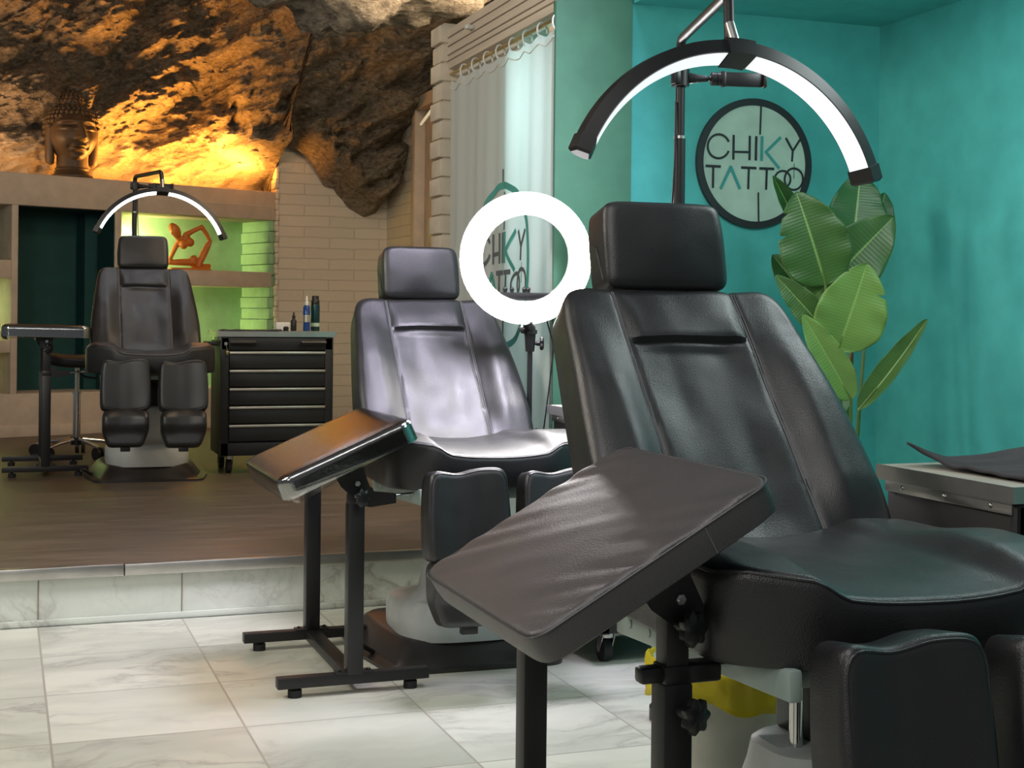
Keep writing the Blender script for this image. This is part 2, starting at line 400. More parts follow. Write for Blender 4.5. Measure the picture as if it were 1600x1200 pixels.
def ribbon(pts, w, nrm, t=.0):
    """flat stroke along pts with width w, lifted out of its surface"""
    mb = MB(); n = len(pts); vs_ = []; 
    for i, q in enumerate(pts):
        q = Vector(q); d = (Vector(pts[min(i+1, n-1)])-Vector(pts[max(i-1, 0)])).normalized(); sd = d.cross(Vector(nrm)).normalized()
        vs_ += [q+sd*w/2, q-sd*w/2]
    return mb.add(vs_, [(2*i, 2*i+1, 2*i+3, 2*i+2) for i in range(n-1)])

# ------------------------------------------------------------------ the setting
struct(MB().box((.6, 2.2, -.05), (7.4, 6.34, .1)).build('floor', 'marble', smooth=False))
PZ = .21
struct(MB().box((.1, 9.05, PZ/2-.02), (7.4, 7.32, PZ-.04)).build('floor_platform_riser', 'riser', smooth=False))
struct(MB().box((.1, 9.07, PZ-.01), (7.4, 7.36, .021)).build('floor_platform', 'planks', smooth=False))
mb = MB()
for a, b in ((-3.6, -.62), (-.617, -.02), (-.017, .43), (.433, 2.1)):
    mb.box(((a+b)/2, 5.372, PZ-.014), (b-a, .03, .044), .004)
struct(mb.build('trim_1', 'steel'))
mb = MB()
for x in (.13, .645, 1.16): mb.box((x, 5.3895, .10), (.004, .004, .17), 0)
struct(mb.build('trim_6', 'groove', smooth=False))
mb = MB().box((-.75, 5.382, .012), (5.3, .012, .025), .003)
struct(mb.build('trim_2', 'riser'))

# rear shelf wall, turned 20.6 degrees: s along it, n into it
SA = R(20.6); S0 = Vector((0, 11.07, 0)); SD = Vector((math.cos(SA), math.sin(SA), 0)); SN = Vector((-math.sin(SA), math.cos(SA), 0))
SROT = Matrix.Rotation(SA, 3, 'Z')
def sh(s, n, z): return S0+SD*s+SN*n+UP*z
def sbox(mb, s0, s1, n0, n1, z0, z1, bev=.004): return mb.box(sh((s0+s1)/2, (n0+n1)/2, (z0+z1)/2), (s1-s0, n1-n0, z1-z0), bev, SROT)
SL, SR = -1.5, 2.33
mb = MB(); sbox(mb, SL, SR, -.02, .62, 1.948, 2.19, .006); struct(mb.build('beam_rear', 'cream_board'))
mb = MB(); sbox(mb, 1.0, SR-.01, -.024, -.018, 2.062, 2.066, 0); struct(mb.build('trim_3', 'brick_x'))
mb = MB(); sbox(mb, SL, SR, -.01, .55, PZ, .535, .004); struct(mb.build('wall_rear_plinth', 'cream_board'))
mb = MB(); sbox(mb, SL, SR, -.028, -.008, PZ, .30, .006); struct(mb.build('baseboard_rear', 'cream_board'))
mb = MB()
for a, b in ((.052, .104), (.868, .925)): sbox(mb, a, b, -.012, .5, .53, 1.95, .006)
struct(mb.build('wall_rear_dividers', 'cream_board'))
mb = MB(); sbox(mb, SL, .055, .46, .5, .53, 1.95, 0); sbox(mb, .92, SR, .46, .5, .53, 1.95, 0); struct(mb.build('wall_rear_niche', 'mint', smooth=False))
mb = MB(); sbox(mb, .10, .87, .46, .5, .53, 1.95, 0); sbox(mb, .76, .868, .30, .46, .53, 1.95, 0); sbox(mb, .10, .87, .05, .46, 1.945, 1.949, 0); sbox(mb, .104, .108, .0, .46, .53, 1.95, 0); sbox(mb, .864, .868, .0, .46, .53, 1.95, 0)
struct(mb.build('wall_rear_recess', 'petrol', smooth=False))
# brick return at the right end of the niche
mb = MB()
for i in range(15):
    z = .55+i*.0935
    q = i % 2
    mb.box(sh(2.31-.012*q, .25, z+.043), (.09, .5-.02*q, .0905), .006, SROT)
struct(mb.build('wall_rear_brick_return', 'mint'))
for (a, b, z0, z1) in ((.925, SR-.05, 1.378, 1.506), (SL, .052, 1.398, 1.535), (SL, .052, .842, .935)):
    mb = MB(); sbox(mb, a, b, -.012, .46, z0, z1, .005); struct(mb.build('wall_rear_shelf', 'cream_board'))

# brick front and side walls of the rear room
struct(MB().box((2.70, 12.25, 1.75), (1.06, .8, 3.1)).build('wall_rear_brick', 'brick_x', smooth=False))
mb = MB()
for i in range(24):
    q = i % 2
    mb.box((2.175+.006*q, 11.93, PZ+.05+i*.091), (.035, .2, .084), .008)
struct(mb.build('wall_rear_brick_edge', 'brick_x'))
struct(MB().box((3.24, 11.5, 1.75), (.2, 1.1, 3.1)).build('wall_right_brick', 'brick_y', smooth=False))
mb = MB(); mb.box((3.19, 10.93, 1.55), (.16, .10, 2.7), .004); mb.box((3.19, 10.12, 1.55), (.16, .10, 2.7), .004); mb.box((3.19, 10.52, 2.86), (.16, .9, .1), .004)
struct(mb.build('trim_4', 'cream_board'))
dr = MB().box((3.22, 10.52, 1.5), (.05, .74, 2.58), .004).build('door_1', 'cream_board'); struct(dr)
mb = MB()
for z0, z1 in ((.4, 1.3), (1.5, 2.6)): mb.box((3.193, 10.52, (z0+z1)/2), (.012, .5, z1-z0), .004)
mb.build('panel', 'cream_board', dr)
mb = MB(); mb.cyl((3.2, 10.24, 1.70), (3.14, 10.24, 1.70), .012); mb.ball((3.12, 10.24, 1.70), .035); mb.cyl((3.2, 10.24, 1.70), (3.185, 10.24, 1.70), .035)
mb.ball((3.19, 10.24, 1.86), .012)
mb.build('door_knob', 'bronze', dr)
struct(MB().box((3.24, 8.4, 1.75), (.2, 3.4, 3.1)).build('wall_right_passage', 'brick_y', smooth=False))
# side wall beside the curtain, running in depth (opening Y 4.86 to 5.3)
CXW = 1.96
struct(MB().box((CXW+.06, 5.72, 1.22), (.12, .82, 2.44)).build('wall_right', 'white_paint', smooth=False))
mb = MB()
for i in range(26):
    q = i % 2; z = PZ+.046+i*.0875
    mb.box((1.955-.004*q, 6.2, z), (.16+.012*q, .15, .080), .006)
    mb.box((1.955, 6.2, z+.044), (.135, .13, .012), 0)
struct(mb.build('pillar_brick', 'brick_paint'))
mb = MB()
mb.box((1.951, 5.475, 2.375), (.09, 1.365, .185), .005)
struct(mb.build('lintel', 'boards'))
mb = MB()
for z in (2.318, 2.345, 2.385, 2.425): mb.box((1.904, 5.475, z), (.006, 1.36, .004), 0)
struct(mb.build('trim_5', 'groove', smooth=False))
struct(MB().box((2.06, 4.35, 2.75), (.3, 4.2, .57)).build('wall_right_upper', 'white_paint', smooth=False)) if False else None
# teal corner
struct(MB().box((2.78, 4.87, 1.6), (1.16, .14, 3.2)).build('wall_back_teal', 'teal', smooth=False))
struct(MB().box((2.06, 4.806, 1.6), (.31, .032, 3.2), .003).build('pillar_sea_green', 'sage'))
struct(MB().box((3.385, 2.6, 1.6), (.14, 4.6, 3.2)).build('wall_right_teal', 'teal', smooth=False))
struct(MB().box((2.78, 3.3, 2.40), (1.12, 3.0, .13)).build('ceiling_teal', 'teal', smooth=False))
struct(MB().box((2.85, 5.9, 1.6), (.1, 1.9, 3.2)).build('wall_back_room', 'white_plastic', smooth=False))
# rear ceiling slab (dark, above the rock) and left side of the rear room
struct(MB().box((.2, 9.0, 3.75), (8, 7.6, .1)).build('ceiling', 'rock', smooth=False))

# ------------------------------------------------------------------ cave rock: a bulging, craggy sheet
def rock_noise(q):
    ca, sa = math.cos(R(28)), math.sin(R(28)); p = Vector((q.x*ca+q.z*sa, q.y, (q.z*ca-q.x*sa)*2.1))
    a = noise.ridged_multi_fractal(p*.9, 1.0, 2.1, 5, 1.0, 2.0, noise_basis='PERLIN_ORIGINAL')
    b_ = noise.fractal(p*1.9+Vector((7, 3, 1)), .9, 2.0, 6, noise_basis='PERLIN_ORIGINAL')
    d, _ = noise.voronoi(p*2.1+Vector((.3, .3, .3))*noise.noise(q*3), distance_metric='DISTANCE')
    d2, _ = noise.voronoi(p*5.5, distance_metric='DISTANCE')
    r2 = noise.ridged_multi_fractal(p*4.2, .9, 2.1, 5, 1.0, 2.0, noise_basis='PERLIN_ORIGINAL')
    return (a-1.0)*.13+b_*.20+(d[1]-d[0])*.16+(d2[1]-d2[0])*.055+(r2-1)*.055
PROF = [(-3.0, 2.0), (2.165, 2.02), (2.17, 2.58), (2.30, 2.56), (2.44, 2.40), (2.56, 2.26), (2.66, 2.24), (2.80, 2.06), (2.95, 1.98), (3.05, 2.02), (3.12, 2.16), (3.18, 2.35), (3.26, 2.6), (3.4, 2.85), (4.4, 2.9)]
def prof(x):
    for (a, za), (b, zb_) in zip(PROF, PROF[1:]):
        if a <= x <= b: return za+(zb_-za)*(x-a)/(b-a)
    return PROF[-1][1] if x > 0 else PROF[0][1]
NX, NZ = 430, 250
vs_, fs = [], []
for i in range(NX+1):
    x = -2.2+6.2*i/NX; zb0 = prof(x)
    for j in range(NZ+1):
        t = j/NZ; z = zb0+(3.95-zb0)*t; h = z-zb0
        wl_ = 11.07+.376*x+.62; wall = wl_+(11.42-wl_)*smooth01(1.35, 2.16, x)*smooth01(2.2, 2.62, z) if x < 2.165 else 11.86
        up = max(0, z-2.15)
        y = wall-.38*up**1.25
        if x > 2.165: y -= .34*smooth01(0, .20, h)+.10*smooth01(0, .5, h)
        # towards the upper right the vault comes forward
        y -= 1.6*smooth01(1.3, 3.4, x)*smooth01(2.75, 3.8, z)
        q = Vector((x, y*.6, z))
        amp = smooth01(-.02, .28, h) if x > 2.165 else max(smooth01(1.3, 2.1, x)*smooth01(2.2, 2.6, z), .45+.55*smooth01(2.35, 2.75, z+.25*noise.noise(Vector((x*1.7, 0, 3)))))
        nz = rock_noise(q)
        zz = z+(.05*noise.noise(Vector((x*5, z*5, 9))) if x > 2.165 and h < .3 else 0)
        vs_.append((x+.05*noise.noise(q*3+Vector((5, 5, 5))), y-nz*amp*1.55, zz))
for i in range(NX):
    for j in range(NZ): a = i*(NZ+1)+j; fs.append((a, a+1, a+NZ+2, a+NZ+1))
struct(MB().add(vs_, fs).build('wall_rear_rock', 'rock', ang=60, merge=False))
# overhanging boulder of the vault, nearer than the lintel
b = MB(); vs2 = []
b.ball((1.72, 7.0, 3.16), (.75, .5, .5), 90, 60)
for i, v in enumerate(b.v): 
    c0 = Vector((1.72, 7.0, 3.16)); d = (v-c0); b.v[i] = c0+d*(1+.9*rock_noise(v*1.3))
struct(b.build('ceiling_rock', 'rock', ang=60))
# LED strips that light the rock and the niches
mb = MB(); sbox(mb, -1.2, SR-.25, .27, .30, 2.192, 2.204, 0); tag(mb.build('led_strip', 'led_orange', smooth=False), 'orange LED strip lying along the top of the rear shelf beam', 'light strip')
mb = MB(); sbox(mb, .935, .950, .38, .45, .6, 1.36, 0); sbox(mb, .935, .950, .38, .45, 1.52, 1.93, 0)
tag(mb.build('led_strip', 'led_warm', smooth=False), 'warm LED strip upright in the left corner of the green right niche', 'light strip')
mb = MB(); sbox(mb, .03, .045, .38, .45, .6, .83, 0); sbox(mb, .03, .045, .38, .45, .95, 1.38, 0)
tag(mb.build('led_strip', 'led_warm', smooth=False), 'warm LED strip upright in the green niche at the far left', 'light strip')

# ------------------------------------------------------------------ curtain, rod and rings
def fold(y, z):
    k = .35+.65*smooth01(2.2, 1.0, z)
    return 1.900+.36*(.016*math.sin(y*21+.6*math.sin(y*5))+.009*math.sin(y*47+1.3+z*.7)+.006*math.sin(z*3+y*9))*(.5+.5*k)
Y0c, Y1c = 4.793, 6.06
def ctop(y):
    k = (y-Y0c)/(Y1c-Y0c)*8; fr = k-math.floor(k); return 2.222-.020*math.sin(math.pi*fr)
vs_, fs = [], []; NY, NV = 150, 40
for i in range(NY+1):
    y = Y0c+(Y1c-Y0c)*i/NY
    for j in range(NV+1):
        z = .24+(ctop(y)-.24)*j/NV; vs_.append((fold(y, z), y, z))
for i in range(NY):
    for j in range(NV): a = i*(NV+1)+j; fs.append((a, a+1, a+NV+2, a+NV+1))
cu = MB().add(vs_, fs).build('curtain', 'curtain', ang=80); tag(cu, 'white shower style curtain printed with a round tattoo shop logo', 'curtain')
mb = MB()
pts = [(fold(Y0c+(Y1c-Y0c)*i/90, 2.19)-.003, Y0c+(Y1c-Y0c)*i/90, ctop(Y0c+(Y1c-Y0c)*i/90)-.035) for i in range(91)]
mb.tube(pts, .0025, 6); mb.build('hem', 'white_paint', cu)
rod = MB().cyl((1.918, 4.795, 2.258), (1.918, 6.12, 2.258), .0075); tag(rod.build('curtain_rod', 'brass'), 'slim metal curtain rod under the cream boarded lintel', 'curtain rod')
g = 'open curtain rings on the rod'
for k in range(8):
    y = Y0c+(Y1c-Y0c)*(k+.03)/8+.01
    pts = [(1.905+.010*math.sin(a*.5), y+.022*math.cos(a), 2.238+.034*math.sin(a)) for a in [R(-100+i*14) for i in range(22)]]
    pts = [(1.918-.020*math.cos(a), y+.006*math.sin(a), 2.240+.032*math.sin(a)) for a in [R(-95+i*14) for i in range(22)]]
    rg = MB().tube(pts, .0038, 8).build('curtain_ring', 'white_plastic'); tag(rg, 'white open curtain ring hanging on the metal curtain rod', 'curtain ring', g)
    rg['label'] = ['nearest white curtain ring, beside the sea green pillar', 'second white curtain ring from the sea green pillar', 'third white curtain ring from the sea green pillar', 'fourth white curtain ring from the sea green pillar', 'white curtain ring fifth from the sea green pillar', 'white curtain ring third from the brick pier end', 'white curtain ring next to last before the brick pier', 'last white curtain ring beside the white brick pier'][k]
# logo strokes shared by the wall sign and the curtain print; unit disc, x right, y up
def lg(zx, zy): zy -= .053*(zx-475); return ((zx-475)/440, (627-zy)/515)
def arc(cx_, cy_, rx, ry, a0, a1, n=40): return [lg(cx_+rx*math.cos(R(a0+(a1-a0)*i/n)), cy_-ry*math.sin(R(a0+(a1-a0)*i/n))) for i in range(n+1)]
LOGO = [('d', .036, arc(197, 493, 82, 94, 22, 338)),
 ('d', .040, [lg(310, 402), lg(309, 597)]), ('d', .040, [lg(433, 408), lg(432, 602)]), ('d', .034, [lg(309, 535), lg(433, 538)]),
 ('d', .042, [lg(483, 410), lg(481, 604)]), ('t', .050, [lg(528, 410), lg(525, 607)]),
 ('t', .046, [lg(674, 416), lg(556, 538)]), ('t', .046, [lg(553, 528), lg(664, 667)]),
 ('d', .036, [lg(712, 422), lg(769, 528)]), ('d', .036, [lg(828, 428), lg(767, 528)]), ('d', .036, [lg(768, 520), lg(762, 612)]),
 ('d', .040, [lg(100, 646), lg(215, 652)]), ('d', .038, [lg(158, 648), lg(157, 820)]),
 ('t', .050, [lg(293, 648), lg(215, 826)]), ('t', .050, [lg(288, 648), lg(362, 830)]),
 ('d', .040, [lg(368, 659), lg(487, 664)]), ('d', .038, [lg(428, 660), lg(425, 831)]),
 ('d', .040, [lg(508, 666), lg(624, 670)]), ('d', .038, [lg(567, 668), lg(563, 836)]),
 ('d', .034, arc(690, 754, 62, 68, 0, 360)), ('d', .034, arc(778, 752, 72, 86, 0, 360)), ('d', .010, [lg(780, 625), lg(779, 750)]),
 ('d', .030, [lg(518, 158), lg(512, 398)]), ('d', .028, [lg(503, 856), lg(508, 1105)])]
def subdiv(pl, n=12): return [tuple(pl[i][c]+(pl[i+1][c]-pl[i][c])*k/n for c in (0, 1)) for i in range(len(pl)-1) for k in range(n)]+[pl[-1]] if len(pl) < 5 else pl
YC, ZC, RC = 5.346, 1.352, .33
def cm(p, lift=.0025): y = YC-RC*p[0]; z = ZC+RC*p[1]; return Vector((fold(y, z)-lift, y, z))
LETTERS = [(0,), (1, 2, 3), (4,), (5, 6, 7), (8, 9, 10), (11, 12), (13, 14), (15, 16), (17, 18), (19,), (20,), (21,), (22,), (23,)]
for ids in LETTERS:
    mb = MB()
    for n_ in ids:
        kd, w, pl = LOGO[n_]; r_ = ribbon([cm(p) for p in subdiv(pl)], w*RC*1.5, (-1, 0, 0)); mb.add(r_.v, r_.f)
    mb.build('printed_line' if ids[0] > 20 else 'printed_letter', 'print_green' if kd == 't' else 'print_dark', cu, merge=False)
q = [cm((math.cos(2*math.pi*i/96), math.sin(2*math.pi*i/96))) for i in range(97)]; ribbon(q, .085*RC, (-1, 0, 0)).build('printed_ring', 'print_green', cu, merge=False)
q = [cm((.02, 1.04+.16*i/5)) for i in range(6)]; ribbon(q, .045*RC, (-1, 0, 0)).build('printed_line', 'print_dark', cu, merge=False)
# wall sign
SC = Vector((2.7405, 4.8, 1.756)); SR_ = .2525
sg = thing('shop_sign', 'round pale green shop sign with black rim on the teal wall', 'sign', SC)
mb = MB(); mm_ = Matrix.Rotation(R(90), 3, 'X')
mb.lathe([(SR_*.90, 0), (SR_*.90, .012)], seg=96, m=mm_); mb.build('sign_panel', 'sign_face', sg)
mb = MB(); pr = [(SR_*.895, 0), (SR_, 0), (SR_, .018), (SR_*.895, .018), (SR_*.895, 0)]
mb.lathe(pr, seg=96, m=mm_, cap=False); mb.build('rim', 'sign_black', sg)
for ids in LETTERS:
    mb = MB()
    for n_ in ids:
        kd, w, pl = LOGO[n_]; r_ = ribbon([Vector((p[0]*SR_, -.0145-.0002*(n_ % 3), p[1]*SR_)) for p in subdiv(pl, 2)], w*SR_, (0, -1, 0)); mb.add(r_.v, r_.f)
    mb.build('line' if ids[0] > 20 else 'letter', 'sign_teal' if kd == 't' else 'sign_black', sg, merge=False)
# small wooden block on the lintel and the sloping stay above the door
hk = MB().box((1.889, 5.77, 2.405), (.035, .035, .018), .004); hk.cyl((1.88, 5.735, 2.405), (1.87, 5.735, 2.405), .005)
tag(hk.build('wall_hook', 'white_plastic'), 'small white hook block screwed to the boarded lintel', 'hook')
st = MB().box(at(675, 172, 9.3), (.02, .05, .26), .004, Matrix.Rotation(YAW*-1, 3, 'Z') @ Matrix.Rotation(R(36), 3, 'Y'))
tag(st.build('sloping_board', 'white_paint'), 'short white sloping board above the rear side door', 'board')

# ------------------------------------------------------------------ reclining treatment chair (three of them)
def make_chair(label):
    t = thing('treatment_chair', label, 'chair', group='black leather treatment chairs')
    # base skirt
    def ring(hw, y0, y1, z, fw, c):
        """rounded trapezoid outline: narrower in front by fw"""
        pts = []
        cor = [(hw-fw, y0), (hw, y0+.30), (hw, y1), (-hw, y1), (-hw, y0+.30), (-hw+fw, y0)]
        n = len(cor)
        for i, (x, y) in enumerate(cor):
            p0 = Vector((*cor[i-1], 0)); p1 = Vector((x, y, 0)); p2 = Vector((*cor[(i+1) % n], 0))
            a = p1+(p0-p1).normalized()*c; b_ = p1+(p2-p1).normalized()*c
            for k in range(7):
                s_ = k/6; q = a*(1-s_)**2+p1*2*s_*(1-s_)+b_*s_*s_; pts.append(Vector((q.x, q.y, z)))
        return pts
    mb = MB().loft([ring(.345, -.36, .36, 0, .055, .06), ring(.345, -.36, .36, .012, .055, .06), ring(.31, -.325, .325, .016, .055, .06), ring(.285, -.285, .30, .050, .05, .07), ring(.262, -.255, .28, .078, .04, .08), ring(.245, -.24, .27, .088, .04, .08)])
    mb.build('base_skirt', 'skirt', t)
    def sup(hx, hy, z, cy=0, p=3.2, n=56):
        out = []
        for i in range(n):
            a = 2*math.pi*i/n; c_, s_ = math.cos(a), math.sin(a)
            out.append(Vector((hx*math.copysign(abs(c_)**(2/p), c_), cy+hy*math.copysign(abs(s_)**(2/p), s_), z)))
        return out
    mb = MB().loft([sup(.225, .215, .075, -.06), sup(.232, .22, .10, -.06), sup(.232, .22, .165, -.06), sup(.220, .208, .19, -.06), sup(.196, .18, .202, -.09), sup(.182, .15, .212, -.15), sup(.166, .12, .24, -.20), sup(.150, .105, .37, -.25), sup(.145, .100, .408, -.255), sup(.136, .09, .416, -.255), sup(.05, .05, .417, -.255)])
    mb.build('pedestal_cover', 'grey_plastic', t)
    mb = MB().box((0, -.22, .49), (.14, .12, .16), .01); mb.box((0, -.15, .565), (.34, .3, .03), .004); mb.build('lift_column', 'black_metal', t)
    mb = MB()
    for s_ in (-1, 1):
        mb.box((s_*.245, -.20, .572), (.025, .68, .05), .006, Matrix.Rotation(R(-3.3), 3, 'X')); mb.cyl((s_*.26, .07, .562), (s_*.225, .07, .562), .011); mb.cyl((s_*.26, -.02, .562), (s_*.225, -.02, .562), .009)
    mb.box((0, .12, .562), (.5, .03, .04), .004); mb.box((0, -.48, .59), (.5, .03, .03), .004)
    mb.build('seat_rail', 'frame_paint', t)
    for s_ in (-1, 1): MB().cyl((s_*.10, -.29, .41), (s_*.10, -.29, .575), .012).build('support_strut', 'chrome', t)
    # seat
    def Wseat(s): return .345-.10*smooth01(.40, .555, s)**2-.03*smooth01(.0, -.05, s)
    def fseat(x, s):
        b_ = smooth01(.15, .215, abs(x))*(1-smooth01(.30, .36, abs(x))*.55)
        return .038*b_*(1-.25*smooth01(.40, .55, s))*(.45+.55*smooth01(.08, .32, s))-.012*(1-(abs(x)/.15)**2 if abs(x) < .15 else 0)-.010*smooth01(.40, .56, s)+.012*noise.noise(Vector((x*5, s*5, 1)))*.5
    fr = lambda x, s, h: Vector((x, -s, .735+h))
    pm = pad(fr, Wseat, -.06, .555, .125, fseat, 64, 56, 7, .020); se = pm.build('seat', 'leather', t)
    MB().tube(pm.rim(.985, .001), .0028, 6, closed=True).build('piping', 'leather', se)
    def edge(a): # seam just inside the front edge of the seat top
        x = .315*math.sin(a); s_ = .555-.028-.15*(abs(x)/.32)**2.6 if abs(x) < .33 else 0; return fr(x, s_, fseat(x, s_)-.010)
    # actual front outline of the cushion seam follows its squircle edge
    def seam_line(parent, W, s0, s1, front, frame, poly, r=.0016, lift=.0005, name='seam'):
        mb = MB(); mb.tube([frame(x, s_, front(x, s_)+lift) for x, s_ in poly], r, 6); return mb.build(name, 'thread', parent)
    # backrest
    up_ = Vector((0, .654, .757)); nr = Vector((0, -.757, .654)); o_ = Vector((0, 0, .70))
    fb = lambda x, s, h: Vector((x, 0, 0))+o_+up_*s+nr*h
    def Wback(s): return .313-.014*smooth01(.06, -.06, s)-.048*max(0, min(1, (s-.22)/.46))**1.15
    def fback(x, s):
        ax = abs(x); lat = smooth01(.140, .225, ax); win = smooth01(-.02, .16, s)*(1-.75*smooth01(.36, .60, s))
        bol = .030*lat*win*(1-.35*smooth01(.25, .32, ax))
        seam = -.004*math.exp(-((ax-.145)/.006)**2)
        top = .009*smooth01(.530, .545, s)*(1-smooth01(.57, .69, s))*(1-smooth01(.11, .145, ax))
        gro = -.009*math.exp(-((s-.531)/.0055)**2)*(1-smooth01(.125, .142, ax))
        mid = -.010*(1-smooth01(.05, .15, ax))*smooth01(0, .1, s)*(1-smooth01(.5, .53, s))
        wr = .0035*noise.noise(Vector((x*14, s*7, 2)))+.004*noise.noise(Vector((x*6, s*6, 8)))
        return bol+seam+top+gro+mid+wr
    bk = pad(fb, Wback, -.06, .69, .115, fback, 110, 110, 13, .026).build('backrest', 'leather', t)
    for s_ in (-1, 1):
        seam_line(bk, None, 0, 0, fback, fb, [(s_*.145, -.03+i*.70/50) for i in range(51)], .0018, .001, 'seam')
        seam_line(bk, None, 0, 0, fback, fb, [(s_*(.150), -.03+i*.70/50) for i in range(51)], .0012, .001, 'seam')
    # back bracket hinge
    for s_ in (-1, 1):
        mb = MB(); mb.prism([(-.02, .60), (.10, .60), (.13, .80), (.09, .82), (.04, .72), (-.03, .66)], lambda y, z: (s_*.295, y, z), lambda y, z: (s_*.305, y, z)); mb.cyl((s_*.29, .04, .66), (s_*.315, .04, .66), .014); mb.build('hinge_bracket', 'black_plastic', t)
    mb = MB().box(fb(0, .30, -.125), (.36, .5, .03), .004, Matrix((Vector((1, 0, 0)), up_, nr)).transposed()); mb.build('back_plate', 'black_plastic', t)
    # headrest
    hu = Vector((0, .24, .971)); hn = Vector((0, -.971, .24)); ho = Vector((0, .452, 1.232))
    fh = lambda x, s, h: Vector((x, 0, 0))+ho+hu*s+hn*h
    ff = lambda x, s: .014*(1-(x/.16)**2)*math.sin(max(0, min(1, s/.19))*math.pi)**.5+.003*noise.noise(Vector((x*9, s*9, 3)))
    hd = pad(fh, lambda s: .150-.006*smooth01(.1, .2, s), -.016, .192, .112, ff, 44, 34, 9, .018).build('headrest', 'leather', t)
    pl = []
    for i in range(81):
        a = 2*math.pi*i/80; c_, s_ = math.cos(a), math.sin(a); p = 7; k = (abs(c_)**p+abs(s_)**p)**(-1/p); pl.append((c_*k*.143, .096+s_*k*.090))
    mb = MB(); mb.tube([fh(x, s_, -.010) for x, s_ in pl], .0022, 6); mb.build('seam', 'leather', hd)
    for s_ in (-1, 1): MB().tube([fh(s_*.1505, .01, -.03), fh(s_*.1515, .09, -.055), fh(s_*.149, .12, -.10)], .0018, 6).build('seam', 'leather', hd)
    for s_ in (-1, 1): MB().cyl(fh(s_*.06, .03, -.07), fb(s_*.06, .60, -.06), .010).build('headrest_post', 'chrome', t)
    # leg rests: calf pad and foot pad each side
    for s_ in (-1, 1):
        tilt = R(8.5 if s_ < 0 else 11.5)
        lu = Vector((0, -math.sin(tilt), -math.cos(tilt))); ln = Vector((0, -math.cos(tilt), math.sin(tilt))); lo = Vector((s_*.149, -.700, .695 if s_ < 0 else .69))
        fl = lambda x, s, h: lo+Vector((x, 0, 0))+lu*s+ln*h
        def fcalf(x, s): 
            return .012*smooth01(.02, .115, abs(x))-.002+.012*noise.noise(Vector((x*8+s_*3, s*4, 5)))*.5
        def top(x, s): return s
        # wavy upper edge: the channel dips
        flw = lambda x, s, h: fl(x, s+.011*(1-smooth01(.0, .075, abs(x+.035)))*max(0, 1-s/.10)-.004*smooth01(-.02, .08, x)*max(0, 1-s/.1)+.010*(1-smooth01(0, .1, abs(x)))*max(0, (s-.2)/.08), h)
        lp = pad(flw, lambda s: .122+.008*smooth01(.0, .15, s), 0, .275, .095, fcalf, 40, 44, 8, .020).build('leg_rest', 'leather', t)
        def q7(i):
            a = 2*math.pi*i/80; c_, b_ = math.cos(a), math.sin(a); p = 7; k = (abs(c_)**p+abs(b_)**p)**(-1/p); return c_*k*.118, .1375+b_*k*.129
        mb = MB(); mb.tube([flw(*q7(i), fcalf(*q7(i))-.004) for i in range(81)], .0026, 6); mb.build('seam', 'leather', lp)
        ft = pad(lambda x, s, h: fl(x, .268+s-.014*(1-smooth01(.0, .1, abs(x)))*max(0, 1-s/.1), h), lambda s: .118-.022*smooth01(.1, .19, s), 0, .195, .10, lambda x, s: .016*smooth01(.02, .11, abs(x))*(1-smooth01(.07, .15, s))+.018*smooth01(.0, .05, s)*(1-smooth01(.08, .13, s)), 36, 36, 8, .022).build('foot_rest', 'leather', t)
        mb = MB().box(fl(0, .2, -.105), (.06, .34, .02), .003, Matrix((Vector((1, 0, 0)), lu, ln)).transposed()); mb.box(fl(0, .04, -.115), (.05, .05, .03), .003); mb.box(fl(0, .47, -.05), (.05, .03, .03), .003); mb.build('leg_bracket', 'black_metal', t)
    mb = MB().tube([(-.30, -.1, .02), (-.345, -.12, .05), (-.36, -.15, .055)], .008); mb.build('foot_pedal', 'black_metal', t)
    return t
ch = make_chair('black leather treatment chair on the raised platform beside the drawer cabinet')
ch.location = (.786, 8.343, PZ); ch.rotation_euler.z = R(-2)
c2 = copy_tree(ch); c2.location = (1.482, 4.655, 0); c2.rotation_euler.z = R(-2); c2['label'] = 'middle black leather treatment chair, in front of the printed white curtain'
c3 = copy_tree(ch); c3.location = (1.398, 2.38, 0); c3.rotation_euler.z = R(-1.5); c3['label'] = 'nearest and largest black leather treatment chair, in front of the leafy plant'

